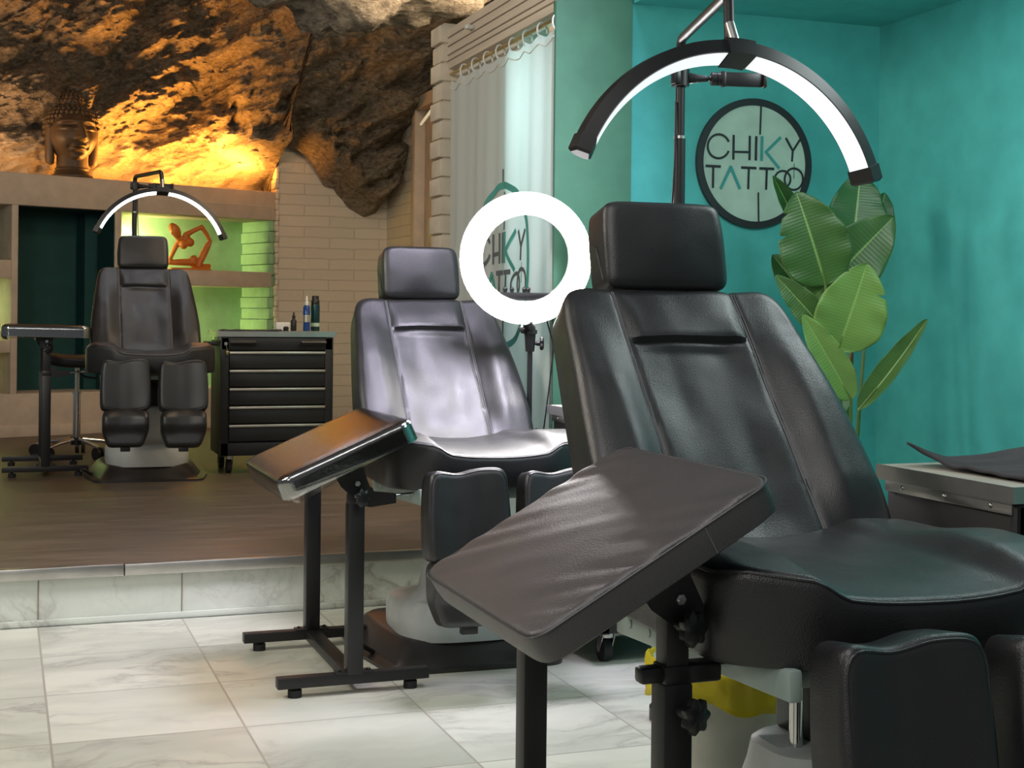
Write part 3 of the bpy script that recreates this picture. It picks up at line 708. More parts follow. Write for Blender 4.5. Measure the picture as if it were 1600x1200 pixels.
# ------------------------------------------------------------------ tattoo arm rests on twin-post stands
def star_knob(mb, c, axis, r=.026, t=.02):
    m_ = rot_to(axis); n = 42; c = Vector(c); pl = [((r*(1+.13*math.cos(7*2*math.pi*i/n)))*math.cos(2*math.pi*i/n), (r*(1+.13*math.cos(7*2*math.pi*i/n)))*math.sin(2*math.pi*i/n)) for i in range(n)]
    mb.loft([[c+m_ @ Vector((x*k, y*k, z)) for x, y in pl] for k, z in ((.8, -t/2), (1, -t/4), (1, t/4), (.75, t/2), (.3, t/2+.001))])
    mb.cyl(c-m_ @ Vector((0, 0, t/2)), c-m_ @ Vector((0, 0, t*1.4)), r*.4); mb.cyl(c-m_ @ Vector((0, 0, t*1.4)), c-m_ @ Vector((0, 0, t*1.8)), r*.28)
def make_armrest(label, loc, zt, tilt, a, b_, y0, y1, film, rz=0, lever=True, knob2=True):
    t = thing('arm_rest', label, 'arm rest', loc, rz, 'padded arm rests on twin post stands')
    th = .060; cs, sn = math.cos(tilt), math.sin(tilt)
    ux = Vector((cs, 0, sn)); un = Vector((-sn, 0, cs))
    fr = lambda x, y, h: Vector((0, 0, zt))+ux*x+Vector((0, y, 0))+un*h
    L, D = a+b_, y1-y0; xm, ym = (b_-a)/2, (y0+y1)/2
    def outline(ins, n=10, r=.035):
        pts = []; hx, hy = L/2-ins, D/2-ins; rr = max(.004, r-ins)
        for qx, qy, a0 in ((1, 1, 0), (-1, 1, 90), (-1, -1, 180), (1, -1, 270)):
            for k in range(n+1):
                an = R(a0+90*k/n); pts.append((xm+qx*(hx-rr)+rr*math.cos(an), ym+qy*(hy-rr)+rr*math.sin(an)))
        return pts
    # top surface: fine grid so that the vinyl can crease, then rounded rim
    mb = MB(); NXg, NYg = 60, 60; V = []; F = []
    def crease(x, y):
        u = (x-xm)/(L/2); v = (y-ym)/(D/2)
        w = noise.noise(Vector((x*22+y*15, (y-x*.55)*3.2, 4)))
        s_ = max(0, abs(v)-.45)/.55
        return (.0045*w*s_+.0016*w)*(0 if film else 1)+.008*(1-u*u)*(1-v*v)-.003
    for j in range(NYg+1):
        for i in range(NXg+1):
            u, v = -1+2*i/NXg, -1+2*j/NYg; u = math.copysign(1-(1-abs(u))**1.5, u); v = math.copysign(1-(1-abs(v))**1.5, v)
            p = 14; m_ = max(abs(u), abs(v)); k = m_/((abs(u)**p+abs(v)**p)**(1/p)) if m_ else 1
            x, y = xm+u*k*L/2, ym+v*k*D/2; e = .006; q = max(0, (m_-.955)/.045)
            V.append(fr(x, y, crease(x, y)-e*(1-math.sqrt(max(0, 1-q*q))))); 
    for j in range(NYg):
        for i in range(NXg): q = j*(NXg+1)+i; F.append((q, q+1, q+NXg+2, q+NXg+1))
    loop = [(i, 0) for i in range(NXg+1)]+[(NXg, j) for j in range(1, NYg+1)]+[(i, NYg) for i in range(NXg-1, -1, -1)]+[(0, j) for j in range(NYg-1, 0, -1)]
    prev = [j*(NXg+1)+i for i, j in loop]; n = len(loop)
    base = [V[q] for q in prev]; ctr = fr(xm, ym, 0)
    for ins, h in ((-.001, -.014), (-.001, -th*.6), (.002, -th*.92), (.010, -th), (.10, -th)):
        cur = []
        for q in base:
            dl = q-ctr; lx, ly = dl.dot(ux), dl.y; k1 = 1-ins/(L/2); k2 = 1-ins/(D/2)
            cur.append(len(V)); V.append(fr(xm+lx*k1, ym+ly*k2, h))
        for k in range(n): F.append((prev[k], cur[k], cur[(k+1) % n], prev[(k+1) % n]))
        prev = cur
    F.append(tuple(prev)); mb.add(V, F); pd = mb.build('pad', 'vinyl', t, ang=50)
    mb = MB()
    for h in (-.008,): mb.tube([fr(x, y, h) for x, y in outline(-.0005)], .0016, 6, closed=True)
    mb.build('piping', 'vinyl', pd)
    mb = MB(); mb.tube([fr(b_-.135, y0-.0008, -.010), fr(b_-.135, y0-.0008, -th*.9)], .0012, 6); mb.build('seam', 'thread', pd)
    if film:
        mb = MB(); rings = []
        for ins, h in ((.05, .0075), (.015, .005), (.002, .0015), (-.004, -.006), (-.0045, -.02), (-.005, -th*.6), (-.006, -th-.002)):
            rings.append([fr(x, y, h+(.0025*noise.noise(Vector((x*30, y*30, h*60))))+(.007*(1-((x-xm)/(L/2))**2)*(1-((y-ym)/(D/2))**2) if h > 0 else 0)) for x, y in outline(ins, 14, .04)])
        for i in range(3): rings.append([fr(x+.004*noise.noise(Vector((x*25, y*25, i))), y+.006*noise.noise(Vector((x*25, y*25, 5+i))), -th-.003-(.012*(i+1)*max(0, noise.noise(Vector((x*14, y*9, 3))))) ) for x, y in outline(.004+.012*i, 14, .04)])
        for r_ in range(len(rings)): pass
        mb.loft(rings, cap=False)
        top = rings[0]; mb2 = MB(); mb.add(top, [tuple(range(len(top)))])
        mb.build('plastic_wrap', 'film', t, ang=60)
    mb = MB().box(fr((b_-a)/2, .0, -th-.006), (L*.5, .30, .012), .002, Matrix((ux, Vector((0, 1, 0)), un)).transposed()); mb.box(fr(-.02, 0, -th-.020), (.07, .58, .02), .002, Matrix((ux, Vector((0, 1, 0)), un)).transposed()); mb.build('pad_plate', 'black_metal', t)
    zp = zt-.09-.125*sn; hp = (zp-zt)*cs; xp = (zp-zt)*sn
    for s_ in (-1, 1):
        y = s_*.31
        mb = MB().box((0, y, .057+.26), (.050, .050, .52), .004); mb.build('post', 'black_metal', t)
        mb = MB().box((0, y, (.56+zp)/2+.01), (.040, .040, zp-.54), .003); mb.build('post_extension', 'black_metal', t)
        # tilting plate
        mb = MB(); tp = -th-hp-.002 if s_ < 0 else .022; pl = [(-.055, tp), (.042, tp), (.034, .020), (.031, -.048), (.006, -.068), (-.026, -.040), (-.050, .012)]
        yy = y-.024*1 if s_ < 0 else y+.024
        mb.prism(pl, lambda x, h: fr(xp+x, yy, hp+h), lambda x, h: fr(xp+x, yy+.004, hp+h)); mb.build('tilt_plate', 'black_metal', t)
        mb = MB().cyl(fr(xp, yy-.006, hp), fr(xp, yy+.010, hp), .009, seg=6); mb.cyl(fr(xp, yy-.010, hp), fr(xp, yy, hp), .005); mb.build('pivot_bolt', 'chrome', t)
        mb = MB().box((0, y, .045), (.47, .042, .032), .002); mb.build('foot_bar', 'black_metal', t)
        for sx in (-1, 1):
            mb = MB().cyl((sx*.18, y, 0), (sx*.18, y, .022), .021); mb.cyl((sx*.18, y, .02), (sx*.18, y, .032), .008); mb.build('levelling_foot', 'rubber', t)
        mb = MB().box((0, y, .0635), (.115, .045, .005), .001)
        for sx in (-1, 1): mb.ball((sx*.045, y, .068), (.006, .006, .005), 10, 6)
        mb.build('foot_plate', 'black_metal', t)
    mb = MB(); star_knob(mb, (.008, -.31-.056, zp-.040), (.35, -1, 0)); mb.build('star_knob', 'black_plastic', t)
    if knob2: mb = MB(); star_knob(mb, (.012, -.31-.058, .535), (.35, -1, 0)); mb.build('star_knob', 'black_plastic', t)
    mb = MB().box((0, 0, .045), (.05, .58, .03), .002); mb.build('cross_bar', 'black_metal', t)
    if lever:
        zl = .590
        mb = MB().box((0, -.31, zl), (.046, .046, .030), .003)
        if knob2: mb.box((-.035, -.31, zl), (.05, .03, .026), .006); mb.box((.048, -.31, zl), (.06, .045, .030), .006)
        else: mb.prism([(.02, -.020), (.045, -.026), (.125, -.016), (.125, .012), (.055, .020), (.05, .034), (.036, .034), (.02, .022)], lambda x, z: (x, -.325, zl+z), lambda x, z: (x, -.297, zl+z))
        mb.build('clamp', 'black_plastic', t)
        mb = MB().cyl((.075, -.30, zl+.002), (.24, -.27, zl+.006), .0055); mb.build('clamp_rod', 'chrome', t)
    return t
make_armrest('large tilted black vinyl arm rest in the foreground, pad bare and creased', (1.0, 2.30, 0), .862, R(29.4), .338, .108, -.45, .10, False)
make_armrest('tilted arm rest wrapped in cling film glowing orange, at the platform step', (1.015, 4.48, 0), .779, R(23.6), .285, .147, -.45, .16, True, knob2=False)
make_armrest('level film wrapped arm rest on the raised platform at far left', (.235, 8.72, PZ), .86, R(-1), .240, .226, -.45, .10, True, knob2=False)

# ------------------------------------------------------------------ drawer carts
def make_cart(label, x0, y0, z0, w=.68, dep=.42, h=.84, key=False):
    t = thing('drawer_cart', label, 'tool cart', (x0+w/2, y0+dep/2, z0), 0, 'black five drawer carts on casters')
    x0_, x1_, y0_, y1_ = -w/2, w/2, -dep/2, dep/2
    mb = MB(); mb.box((0, .006, (.105+h-.035)/2), (w-.02, dep-.02, h-.035-.105), .004)
    for sx in (-1, 1): mb.box((sx*(w/2-.03), y0_+.006, (.105+h-.035)/2), (.050, .022, h-.14), .003)
    mb.box((0, y0_+.006, .145), (w-.02, .022, .075), .003); mb.box((0, y0_+.006, h-.075), (w-.02, .022, .072), .003)
    mb.build('body', 'cart_black', t)
    mb = MB().box((0, 0, h-.0175), (w+.015, dep+.015, .030), .003); mb.build('worktop', 'cart_top', t)
    mb = MB(); mb.box((0, y0_-.009, h-.0175), (w+.017, .003, .032), 0); mb.box((x0_-.009, 0, h-.0175), (.003, dep+.017, .032), 0); mb.box((x1_+.009, 0, h-.0175), (.003, dep+.017, .032), 0)
    mb.build('edge_trim', 'steel', t)
    mb = MB(); mb.box((x0_+.006, 0, h-.046), (.008, dep-.015, .024), .001)
    for k in (-1, 0, 1): mb.ball((x0_+.002, k*dep*.34, h-.046), (.004, .006, .006), 10, 6)
    mb.build('side_rail', 'steel', t)
    zt = h-.118; n = 5; zb_ = .185; hh = (zt-zb_)/n
    for i in range(n):
        z = zt-(i+.5)*hh
        d = MB().box((0, y0_+.002, z-.004), (w-.115, .024, hh-.022), .003).build('drawer', 'cart_front', t)
        mb = MB().box((0, y0_-.016, z+hh/2-.010), (w-.112, .020, .015), .003); mb.build('drawer_handle', 'alu', d)
    for sx in (-1, 1):
        mb = MB().tube([(sx*.21-.065, y0_+.002, h-.068), (sx*.21-.065, y0_-.030, h-.068)], .009, 14); mb.tube([(sx*.21+.065, y0_+.002, h-.068), (sx*.21+.065, y0_-.030, h-.068)], .009, 14); hb = mb.build('top_handle', 'chrome', t)
        mb = MB().cyl((sx*.21-.075, y0_-.034, h-.068), (sx*.21+.075, y0_-.034, h-.068), .012); mb.build('grip', 'black_plastic', hb)
    mb = MB().tube([(x0_+.005, .10, h-.08), (x0_-.045, .10, h-.075), (x0_-.045, -.10, h-.075), (x0_+.005, -.10, h-.08)], .011); mb.build('push_handle', 'black_plastic', t) if key else None
    if key:
        mb = MB().cyl((x0_+.035, y0_, h-.075), (x0_+.035, y0_-.012, h-.075), .010); lk = mb.build('lock', 'steel', t)
        mb = MB().cyl((x0_+.037, y0_-.012, h-.085), (x0_+.043, y0_-.014, h-.115), .002); mb.box((x0_+.044, y0_-.014, h-.13), (.014, .003, .026), .001); mb.build('key', 'brass', lk)
    for sx in (-1, 1):
        for sy in (-1, 1):
            cx_, cy_ = sx*(w/2-.07), sy*(dep/2-.06)
            mb = MB().cyl((cx_, cy_, .105), (cx_, cy_, .085), .026); 
            for k in (-1, 1): mb.prism([(-.022, .09), (.022, .09), (.03, .045), (.018, .03), (.006, .035)], lambda y, z: (cx_+k*.020, cy_+y, z), lambda y, z: (cx_+k*.023, cy_+y, z))
            c = mb.build('caster', 'steel', t)
            mb = MB().cyl((cx_-.014, cy_+.018, .040), (cx_+.014, cy_+.018, .040), .040, seg=28); mb.build('wheel', 'rubber', c)
    return t
make_cart('black drawer cart standing on the raised platform beside the rear chair', 1.19, 8.26, PZ, key=True)
make_cart('black drawer cart half hidden between the middle and the nearest chair', 1.835, 4.22, 0, dep=.41)
make_cart('black drawer cart at the right edge under a dark cloth', 1.800, 2.16, 0, dep=.42)
# dark cloth on the right cart
mb = MB(); V, F = [], []; na, nb = 50, 36
for i in range(na+1):
    for j in range(nb+1):
        x = 1.858+.58*i/na; y = 2.205+.35*j/nb+.012*noise.noise(Vector((i*.15, 0, 1)))
        lift = .010+.008*noise.noise(Vector((x*9, y*4, 2)))+.007*noise.noise(Vector((x*3, y*16, 6)))
        curl = max(0, 1-math.hypot((x-1.858)/.10, (y-2.555)/.16)); lift += .034*curl**1.5
        lift += .02*smooth01(2.0, 2.2, x)*smooth01(2.3, 2.5, y)
        V.append((x-.012*curl, y, .842+max(.004, lift)))
for i in range(na):
    for j in range(nb): a = i*(nb+1)+j; F.append((a, a+1, a+nb+2, a+nb+1))
cl = MB().add(V, F).build('cloth', 'dark_cloth', ang=80); md = cl.modifiers.new('thickness', 'SOLIDIFY'); md.thickness = .006
tag(cl, 'crumpled dark grey cloth spread over the cart at the right edge', 'cloth')
# things on the rear cart
def atz(px, py, z):
    d = FW+RT2*((px-CX)/FPX)-UP2*((py-CY)/FPX); return CAM+d*((z-CAMH)/d.z)
ZT = PZ+.84
def onc(px, y): # on the rear cart's worktop at photo column px, world y
    d = FW+RT2*((px-CX)/FPX); return Vector((d.x*y/d.y, y, ZT))
p = onc(492.5, 8.47)
t = thing('spray_can', 'tall dark teal spray can with black cap on the rear cart', 'can', p)
MB().lathe([(.026, 0), (.0275, .004), (.0275, .155), (.025, .165)], seg=32).build('can', 'teal_can', t)
MB().lathe([(.0275, .028), (.0278, .028), (.0278, .05), (.0275, .05)], seg=32, cap=False).build('label_band', 'sign_face', t)
MB().lathe([(.025, .165), (.0255, .170), (.0255, .185), (.021, .192), (.0215, .212), (.018, .216), (0.001, .216)], seg=32).build('cap', 'black_plastic', t)
p = onc(479, 8.40)
t = thing('spray_bottle', 'slim blue spray bottle with clear nozzle on the rear cart', 'bottle', p)
MB().lathe([(.019, 0), (.021, .004), (.021, .145), (.012, .158), (.011, .166)], seg=32).build('bottle', 'blue_glass', t)
MB().lathe([(.0213, .055), (.0215, .055), (.0215, .098), (.0213, .098)], seg=32, cap=False).build('label_band', 'alu', t)
mb = MB().lathe([(.0125, .158), (.0125, .175), (.008, .18), (.007, .20), (.0035, .214), (.001, .215)], seg=20); mb.build('nozzle', 'white_plastic', t)
p = onc(459, 8.40)
t = thing('dropper_bottle', 'small black dropper bottle beside the blue spray bottle', 'bottle', p)
MB().lathe([(.015, 0), (.017, .003), (.017, .062), (.008, .074), (.008, .08)], seg=28).build('bottle', 'cart_black', t)
MB().lathe([(.0105, .076), (.0105, .092), (.006, .094), (.005, .108), (.001, .118)], seg=20).build('dropper', 'black_plastic', t)
p = onc(441, 8.52)
t = thing('glove_box', 'small white box at the wall side of the rear cart', 'box', p)
MB().box((0, 0, .026), (.085, .06, .052), .003).build('carton', 'white_plastic', t)
p = onc(447, 8.36)
mb = MB().lathe([(.014, 0), (.016, .003), (.016, .022), (.010, .028), (.006, .028)], p, 24); tag(mb.build('ink_cap', 'black_plastic'), 'small black pot in front of the white box', 'pot')
mb = MB(); V, F = [], []
for i in range(41):
    for j in range(15):
        x = 1.215+.36*i/40; y = 8.30+.20*j/14; V.append((x, y, ZT+.002+.010*max(0, noise.noise(Vector((x*14, y*14, 2))))+.006*abs(noise.noise(Vector((x*5, y*30, 7))))))
for i in range(40):
    for j in range(14): a = i*15+j; F.append((a, a+1, a+16, a+15))
cl = MB().add(V, F).build('cloth', 'dark_cloth', ang=80); md = cl.modifiers.new('thickness', 'SOLIDIFY'); md.thickness = .003
tag(cl, 'small black cloth lying flat on the rear cart worktop', 'cloth')

# ------------------------------------------------------------------ crescent lamps
def make_crescent(label, foot, z0, bend, corner, drop, block, roll, glow, cable_side=-1, clampz=None, rz=0, sc=1.3):
    t = thing('crescent_lamp', label, 'lamp', (foot.x, foot.y, z0), 0, 'crescent lamps on poles')
    L0 = Vector((foot.x, foot.y, z0)); q = lambda p: Vector(p)-L0
    MB().lathe([(.065, 0), (.07, .004), (.07, .04), (.06, .05), (.03, .056), (.02, .07)], seg=40).build('base', 'black_metal', t)
    bz = q(bend).z; clz = bz-.14 if clampz is None else clampz-z0
    zj = clz-.17
    MB().cyl((0, 0, .03), (0, 0, zj), .0165).build('pole', 'black_metal', t)
    MB().cyl((0, 0, zj-.004), (0, 0, zj+.004), .0172).build('collar', 'steel', t)
    b_, c_, d_ = q(bend), q(corner), q(drop)
    def rnd(a, b2, c, r=.03, n=6):
        u = b2+(a-b2).normalized()*r; w = b2+(c-b2).normalized()*r; return [u*(1-k/n)**2+b2*2*(k/n)*(1-k/n)+w*(k/n)**2 for k in range(n+1)]
    pts = [Vector((0, 0, zj))]+rnd(Vector((0, 0, zj)), b_, c_)+rnd(b_, c_, d_)+[d_]
    MB().tube(pts, .0135, 14).build('arm', 'black_metal', t)
    k = q(block)
    MB().cyl(d_+Vector((0, 0, .035)), k+Vector((0, 0, .02)), .0125).build('stem_socket', 'steel', t)
    MB().tube([(cable_side*.017, -.006, zj+.1), (cable_side*.020, -.012, zj-.05), (cable_side*.03, -.012, zj-.25), (cable_side*.026, -.01, .5), (cable_side*.02, 0, .05)], .003, 8).build('cable', 'black_plastic', t)
    # arc
    RA = .41; m_ = Matrix.Rotation(rz, 3, 'Z') @ Matrix.Rotation(roll, 3, 'Y')
    def P(a, rr, y): return k+m_ @ Vector(((RA+rr)*math.sin(a), y, (RA+rr)*math.cos(a)-RA))
    prof = [(a_*sc, b_*sc) for a_, b_ in [(.021, -.018), (.021, .016), (.006, .026), (-.012, .026), (-.021, .016), (-.003, -.026)]]
    led0, led1 = (-.0205*sc, .0146*sc), (-.0038*sc, -.0242*sc)
    for s_ in (-1, 1):
        A0, A1 = R(4.6), R(66.5); N_ = 40
        mb = MB().loft([[P(s_*(A0-.05+(A1-A0+.05)*i/N_), r_, y_) for r_, y_ in prof] for i in range(N_+1)]); arm = mb.build('light_arm', 'black_plastic', t, ang=30)
        V, F = [], []
        nx = Vector((-(led0[1]-led1[1]), (led0[0]-led1[0]))).normalized() if False else None
        for i in range(N_+1):
            a = s_*(A0+.015+(A1-A0-.02)*i/N_)
            ox, oy = -.0016, -.0012
            V += [P(a, led0[0]+ox, led0[1]+oy), P(a, led1[0]+ox, led1[1]+oy)]
        F = [(2*i, 2*i+1, 2*i+3, 2*i+2) for i in range(N_)]
        MB().add(V, F).build('light_panel', glow, arm)
        big = [(r_*1.14, y_*1.14) for r_, y_ in prof]
        mb = MB().loft([[P(s_*(A1-.005+dd), r_*kk, y_*kk) for r_, y_ in prof] for dd, kk in ((0, 1.0), (0, 1.14), (.085, 1.14), (.10, .9))]); mb.build('end_cap', 'black_plastic', t, ang=30)
    A = R(4.9)
    mb = MB().loft([[P(-A+2*A*i/8, r_*1.18, y_*1.18) for r_, y_ in prof] for i in range(9)])
    mb.build('joint_block', 'black_plastic', t, ang=30)
    # phone clamp on the pole
    mb = MB().cyl((0, 0, clz-.024), (0, 0, clz+.024), .026, seg=10); mb.box((-.02, -.012, clz), (.02, .03, .04), .004); cp = mb.build('phone_clamp', 'black_plastic', t)
    ax = Vector((.97, -.25, .0)).normalized()
    mb = MB(); n_ = 12; pr = []
    for i in range(n_): r_ = .017-.009*i/n_; pr += [(r_, .022+.0052*i), (r_*.86, .022+.0052*i+.0026)]
    mb.lathe(pr, (0, 0, clz), 20, m=rot_to(ax)); mb.ball(ax*.088+Vector((0, 0, clz)), .008); mb.build('flexible_neck', 'black_plastic', cp)
    c0 = Vector((0, 0, clz)); up2 = Vector((0, 0, 1)); mx = Matrix((ax, up2.cross(ax), up2)).transposed()
    mb = MB(); mb.cyl(c0+ax*.090, c0+ax*.104, .019); mb.cyl(c0+ax*.106, c0+ax*.116, .019); mb.box(c0+ax*.125, (.014, .02, .044), .003, mx); mb.box(c0+ax*.185, (.11, .016, .040), .003, mx); mb.box(c0+ax*.243+Vector((0, -.006, 0)), (.010, .026, .046), .003, mx); mb.build('phone_holder', 'black_plastic', cp)
    return t
pb = at(1061, 315, 4.0)
make_crescent('large crescent lamp on a black pole above the nearest chair', pb, 0, at(1064, 62, 4.0), at(1138, -10, 3.47), at(1140, 60, 3.43), at(1150, 84, 3.40), R(2.5), 'lamp_glow_near', clampz=at(1062, 122, 4.0).z)
pf = at(209.5, 400, 9.15)
make_crescent('small looking crescent lamp behind the rear chair on the platform', pf, PZ, at(211, 276, 9.15), at(252, 268, 8.8), at(253.5, 290, 8.78), at(254, 299, 8.76), R(1.5), 'lamp_glow', 1, sc=1.0, clampz=at(208, 291, 9.15).z)

# ------------------------------------------------------------------ ring light
rc = at(822, 404, 5.08); foot = Vector((rc.x+.03, rc.y+.03, 0))
t = thing('ring_light', 'glowing round ring light on a black stand in front of the curtain', 'lamp', foot)
view = (CAM-rc).normalized(); nrm = (view+Vector((.10, 0, -.06))).normalized(); mr = rot_to(nrm); lc = rc-foot
RO, RI = .239, .161
def tor(r0, r1, z0, z1, seg=96): return [(r0, z0), (r1, z0), (r1, z1), (r0, z1), (r0, z0)]
MB().lathe(tor(RI-.003, RO+.003, -.035, -.004), lc, 96, m=mr, cap=False).build('ring_housing', 'white_plastic', t, ang=30)
prr = []
for i in range(13):
    a = math.pi*i/12; prr.append(((RO+RI)/2-(RO-RI)/2*math.cos(a), -.004+.013*math.sin(a)))
MB().lathe(prr, lc, 96, m=mr, cap=False).build('ring_diffuser', 'ring_glow', t)
zb0 = lc.z-RO
mb = MB().cyl((0, 0, .30), (0, 0, .72), .013); mb.cyl((0, 0, .70), (0, 0, zb0-.08), .0095); mb.build('stand_pole', 'black_metal', t)
mb = MB().cyl((0, 0, .66), (0, 0, .74), .020, seg=12); mb.box((.028, -.005, .72), (.03, .014, .016), .003); mb.box((-.022, -.01, .675), (.024, .014, .014), .003); mb.box((.03, -.01, .725), (.012, .03, .034), .004); mb.build('pole_clamp', 'black_plastic', t)
mb = MB().cyl((0, 0, zb0-.10), (0, 0, zb0-.035), .016, .021, seg=16); mb.cyl((0, 0, zb0-.035), (0, 0, zb0-.02), .026, seg=16); mb.cyl((0, -.005, zb0-.02), (lc.x*.8, lc.y*.9, zb0+.012), .020, seg=12); mb.build('mount', 'black_plastic', t)
mb = MB(); star_knob(mb, (.042, -.012, zb0-.07), (.9, -.4, 0), .022, .014); mb.build('tilt_knob', 'black_plastic', t)
mb = MB(); star_knob(mb, (-.034, -.012, zb0-.018), (-.9, -.4, 0), .014, .012); mb.build('tilt_knob', 'black_plastic', t)
for k in range(3):
    a = R(60+120*k); mb = MB().tube([(0, 0, .34), (.07*math.cos(a), .07*math.sin(a), .03), (.08*math.cos(a), .08*math.sin(a), .010)], .008, 8); mb.build('tripod_leg', 'black_metal', t)
bx = RT.copy(); mbx = Matrix((RT, FW, UP)).transposed(); bc = lc+FW*.055+RT*.04-UP*.137
mb = MB().box(bc, (.26, .03, .028), .004, mbx); br_ = mb.build('accessory_bar', 'black_plastic', t)
for kx in (-.115, -.09, -.045, -.03):
    mb = MB().cyl(bc+RT*kx, bc+RT*kx+UP*.026, .007, seg=10); mb.ball(bc+RT*kx+UP*.026, .009, 10, 6); mb.build('clip_screw', 'black_plastic', br_)
mb = MB().tube([(lc.x+.09, lc.y+.03, zb0+.03), (.095, .0, zb0-.08), (.075, .0, zb0-.25), (.055, .0, .72), (.06, -.01, .3), (.05, -.01, .01)], .003, 8); mb.build('cable', 'black_plastic', t)

# ------------------------------------------------------------------ bin with yellow bag
t = thing('waste_bin', 'ivory waste bin lined with a yellow bag under the nearest chair', 'bin', (1.625, 2.955, 0))
MB().lathe([(.115, 0), (.125, .005), (.172, .325), (.176, .335), (.172, .34), (.16, .335), (.12, .02)], seg=56).build('bucket', 'bin', t)
V, F = [], []; NA = 120; rows = [(.150, .22), (.163, .30), (.172, .343), (.180, .352), (.186, .345), (.188, .325), (.185, .285), (.190, .265)]
for j, (r_, z_) in enumerate(rows):
    for i in range(NA):
        a = 2*math.pi*i/NA; w = noise.noise(Vector((math.cos(a)*6, math.sin(a)*6, z_*12))); w2 = noise.noise(Vector((math.cos(a)*14, math.sin(a)*14, j*.4)))
        low = -.035*max(0, math.sin(a*1.0-.4))*0 + (.028*noise.noise(Vector((math.cos(a)*2.2, math.sin(a)*2.2, 5))) if j > 5 else .008*w)
        rr = r_+(.006*w+.004*w2)*(1 if j > 2 else -1); V.append((rr*math.cos(a), rr*math.sin(a), z_+low))
for j in range(len(rows)-1):
    for i in range(NA): k = (i+1) % NA; F.append((j*NA+i, j*NA+k, (j+1)*NA+k, (j+1)*NA+i))
bg = MB().add(V, F).build('bag', 'bag', t, ang=80); md = bg.modifiers.new('thickness', 'SOLIDIFY'); md.thickness = .0015

# ------------------------------------------------------------------ plant in the teal corner
PB = Vector((2.88, 4.33, 0))
t = thing('potted_plant', 'leafy green broad leaved plant in the teal corner below the sign', 'plant', PB)
MB().lathe([(.13, 0), (.14, .01), (.17, .30), (.175, .31), (.16, .31), (.14, .27), (.02, .27)], seg=40).build('pot', 'terracotta', t)
MB().lathe([(.155, .272), (.001, .285)], seg=32).build('soil', 'dry', t)
def leaf(base, tip, width, mat, bend=.06, fold_=.35, face=None, ragged=(), curl=0, stem_from=None, asym=0):
    base = Vector(base)-PB; tip = Vector(tip)-PB; ax = tip-base; Ln = ax.length; u = ax.normalized()
    f = Vector(face) if face is not None else -FW
    f = (f-u*f.dot(u)).normalized(); w = u.cross(f).normalized()
    NL, NW = 44, 20; V, F, uvs = [], [], []
    for i in range(NL+1):
        tt = i/NL; prof_ = (math.sin(math.pi*min(1, tt**.78))**.62)*(1-.10*tt) if 0 < tt < 1 else 0
        c = base+ax*tt-f*bend*Ln*(tt*tt)+f*bend*Ln*.35*math.sin(math.pi*tt)
        for j in range(NW+1):
            s_ = -1+2*j/NW; hw = width/2*prof_*(1+asym*s_)
            hw *= 1-sum(dp*max(0, 1-abs(tt-tp)/.018) for tp, dp, sd in ragged if sd*s_ > 0)*abs(s_)**3
            wav = .005*math.sin(tt*23+s_*2)*abs(s_)**2*width*4
            V.append(c+w*hw*s_*math.cos(fold_*abs(s_)*.9)+f*(abs(s_)*hw*math.sin(fold_)-curl*hw*s_*s_+wav)); uvs.append((s_, tt))
    for i in range(NL):
        for j in range(NW): a = i*(NW+1)+j; F.append((a, a+1, a+NW+2, a+NW+1))
    me = bpy.data.meshes.new('leaf'); me.from_pydata([tuple(v) for v in V], [], F); me.update(); me.shade_smooth()
    ul = me.uv_layers.new(name='UVMap')
    for lp in me.loops: ul.data[lp.index].uv = uvs[lp.vertex_index]
    me.materials.append(M[mat]); o = bpy.data.objects.new('leaf', me); col.objects.link(o); o.parent = t
    md = o.modifiers.new('thickness', 'SOLIDIFY'); md.thickness = .0012
    a0 = Vector((0, 0, .29)) if stem_from is None else Vector(stem_from)-PB
    mid = (a0+base)/2+Vector((0, 0, .08))*0+(base-a0).cross(Vector((0, 1, 0)))*0
    MB().tube([a0, a0*.5+base*.5+Vector((0, 0, .03)), base, base+ax*.25-f*.002], [.010, .007, .005, .003], 8).build('leaf_stalk', 'stem', t)
leaf(at(1290, 446, 4.95), at(1246, 300, 4.90), .27, 'leaf_mid', .05, .16, ragged=((.82, .35, -1), (.62, .4, -1), (.45, .25, 1)))
leaf(at(1330, 400, 5.12), at(1346, 268, 5.15), .235, 'leaf_dark', .05, .2, ragged=((.5, .25, 1),))
leaf(at(1362, 395, 5.20), at(1384, 300, 5.24), .13, 'leaf_dark', .05, .3)
leaf(at(1268, 470, 4.98), at(1398, 338, 4.96), .25, 'leaf_mid', .03, .14)
leaf(at(1309, 548, 4.84), at(1356, 412, 4.78), .26, 'leaf_light', .04, .15, ragged=((.70, .45, 1), (.86, .2, -1)))
leaf(at(1276, 486, 5.08), at(1208, 398, 5.06), .15, 'leaf_dark', .05, .3)
leaf(at(1296, 524, 4.9), at(1213, 430, 4.86), .115, 'leaf_mid', .03, .35, ragged=((.6, .3, -1),))
leaf(at(1330, 625, 4.82), at(1256, 492, 4.76), .13, 'leaf_light', .03, .35, ragged=((.55, .3, 1), (.7, .2, 1)))
leaf(at(1342, 640, 4.75), at(1452, 503, 4.72), .10, 'leaf_mid', -.08, .7, face=(-.85, -.1, -.5))
leaf(at(1240, 340, 5.10), at(1209, 276, 5.02), .095, 'leaf_dark', .05, .9)
leaf(at(1300, 650, 4.9), at(1332, 600, 4.95), .07, 'leaf_mid', .03, .4)
mb = MB()
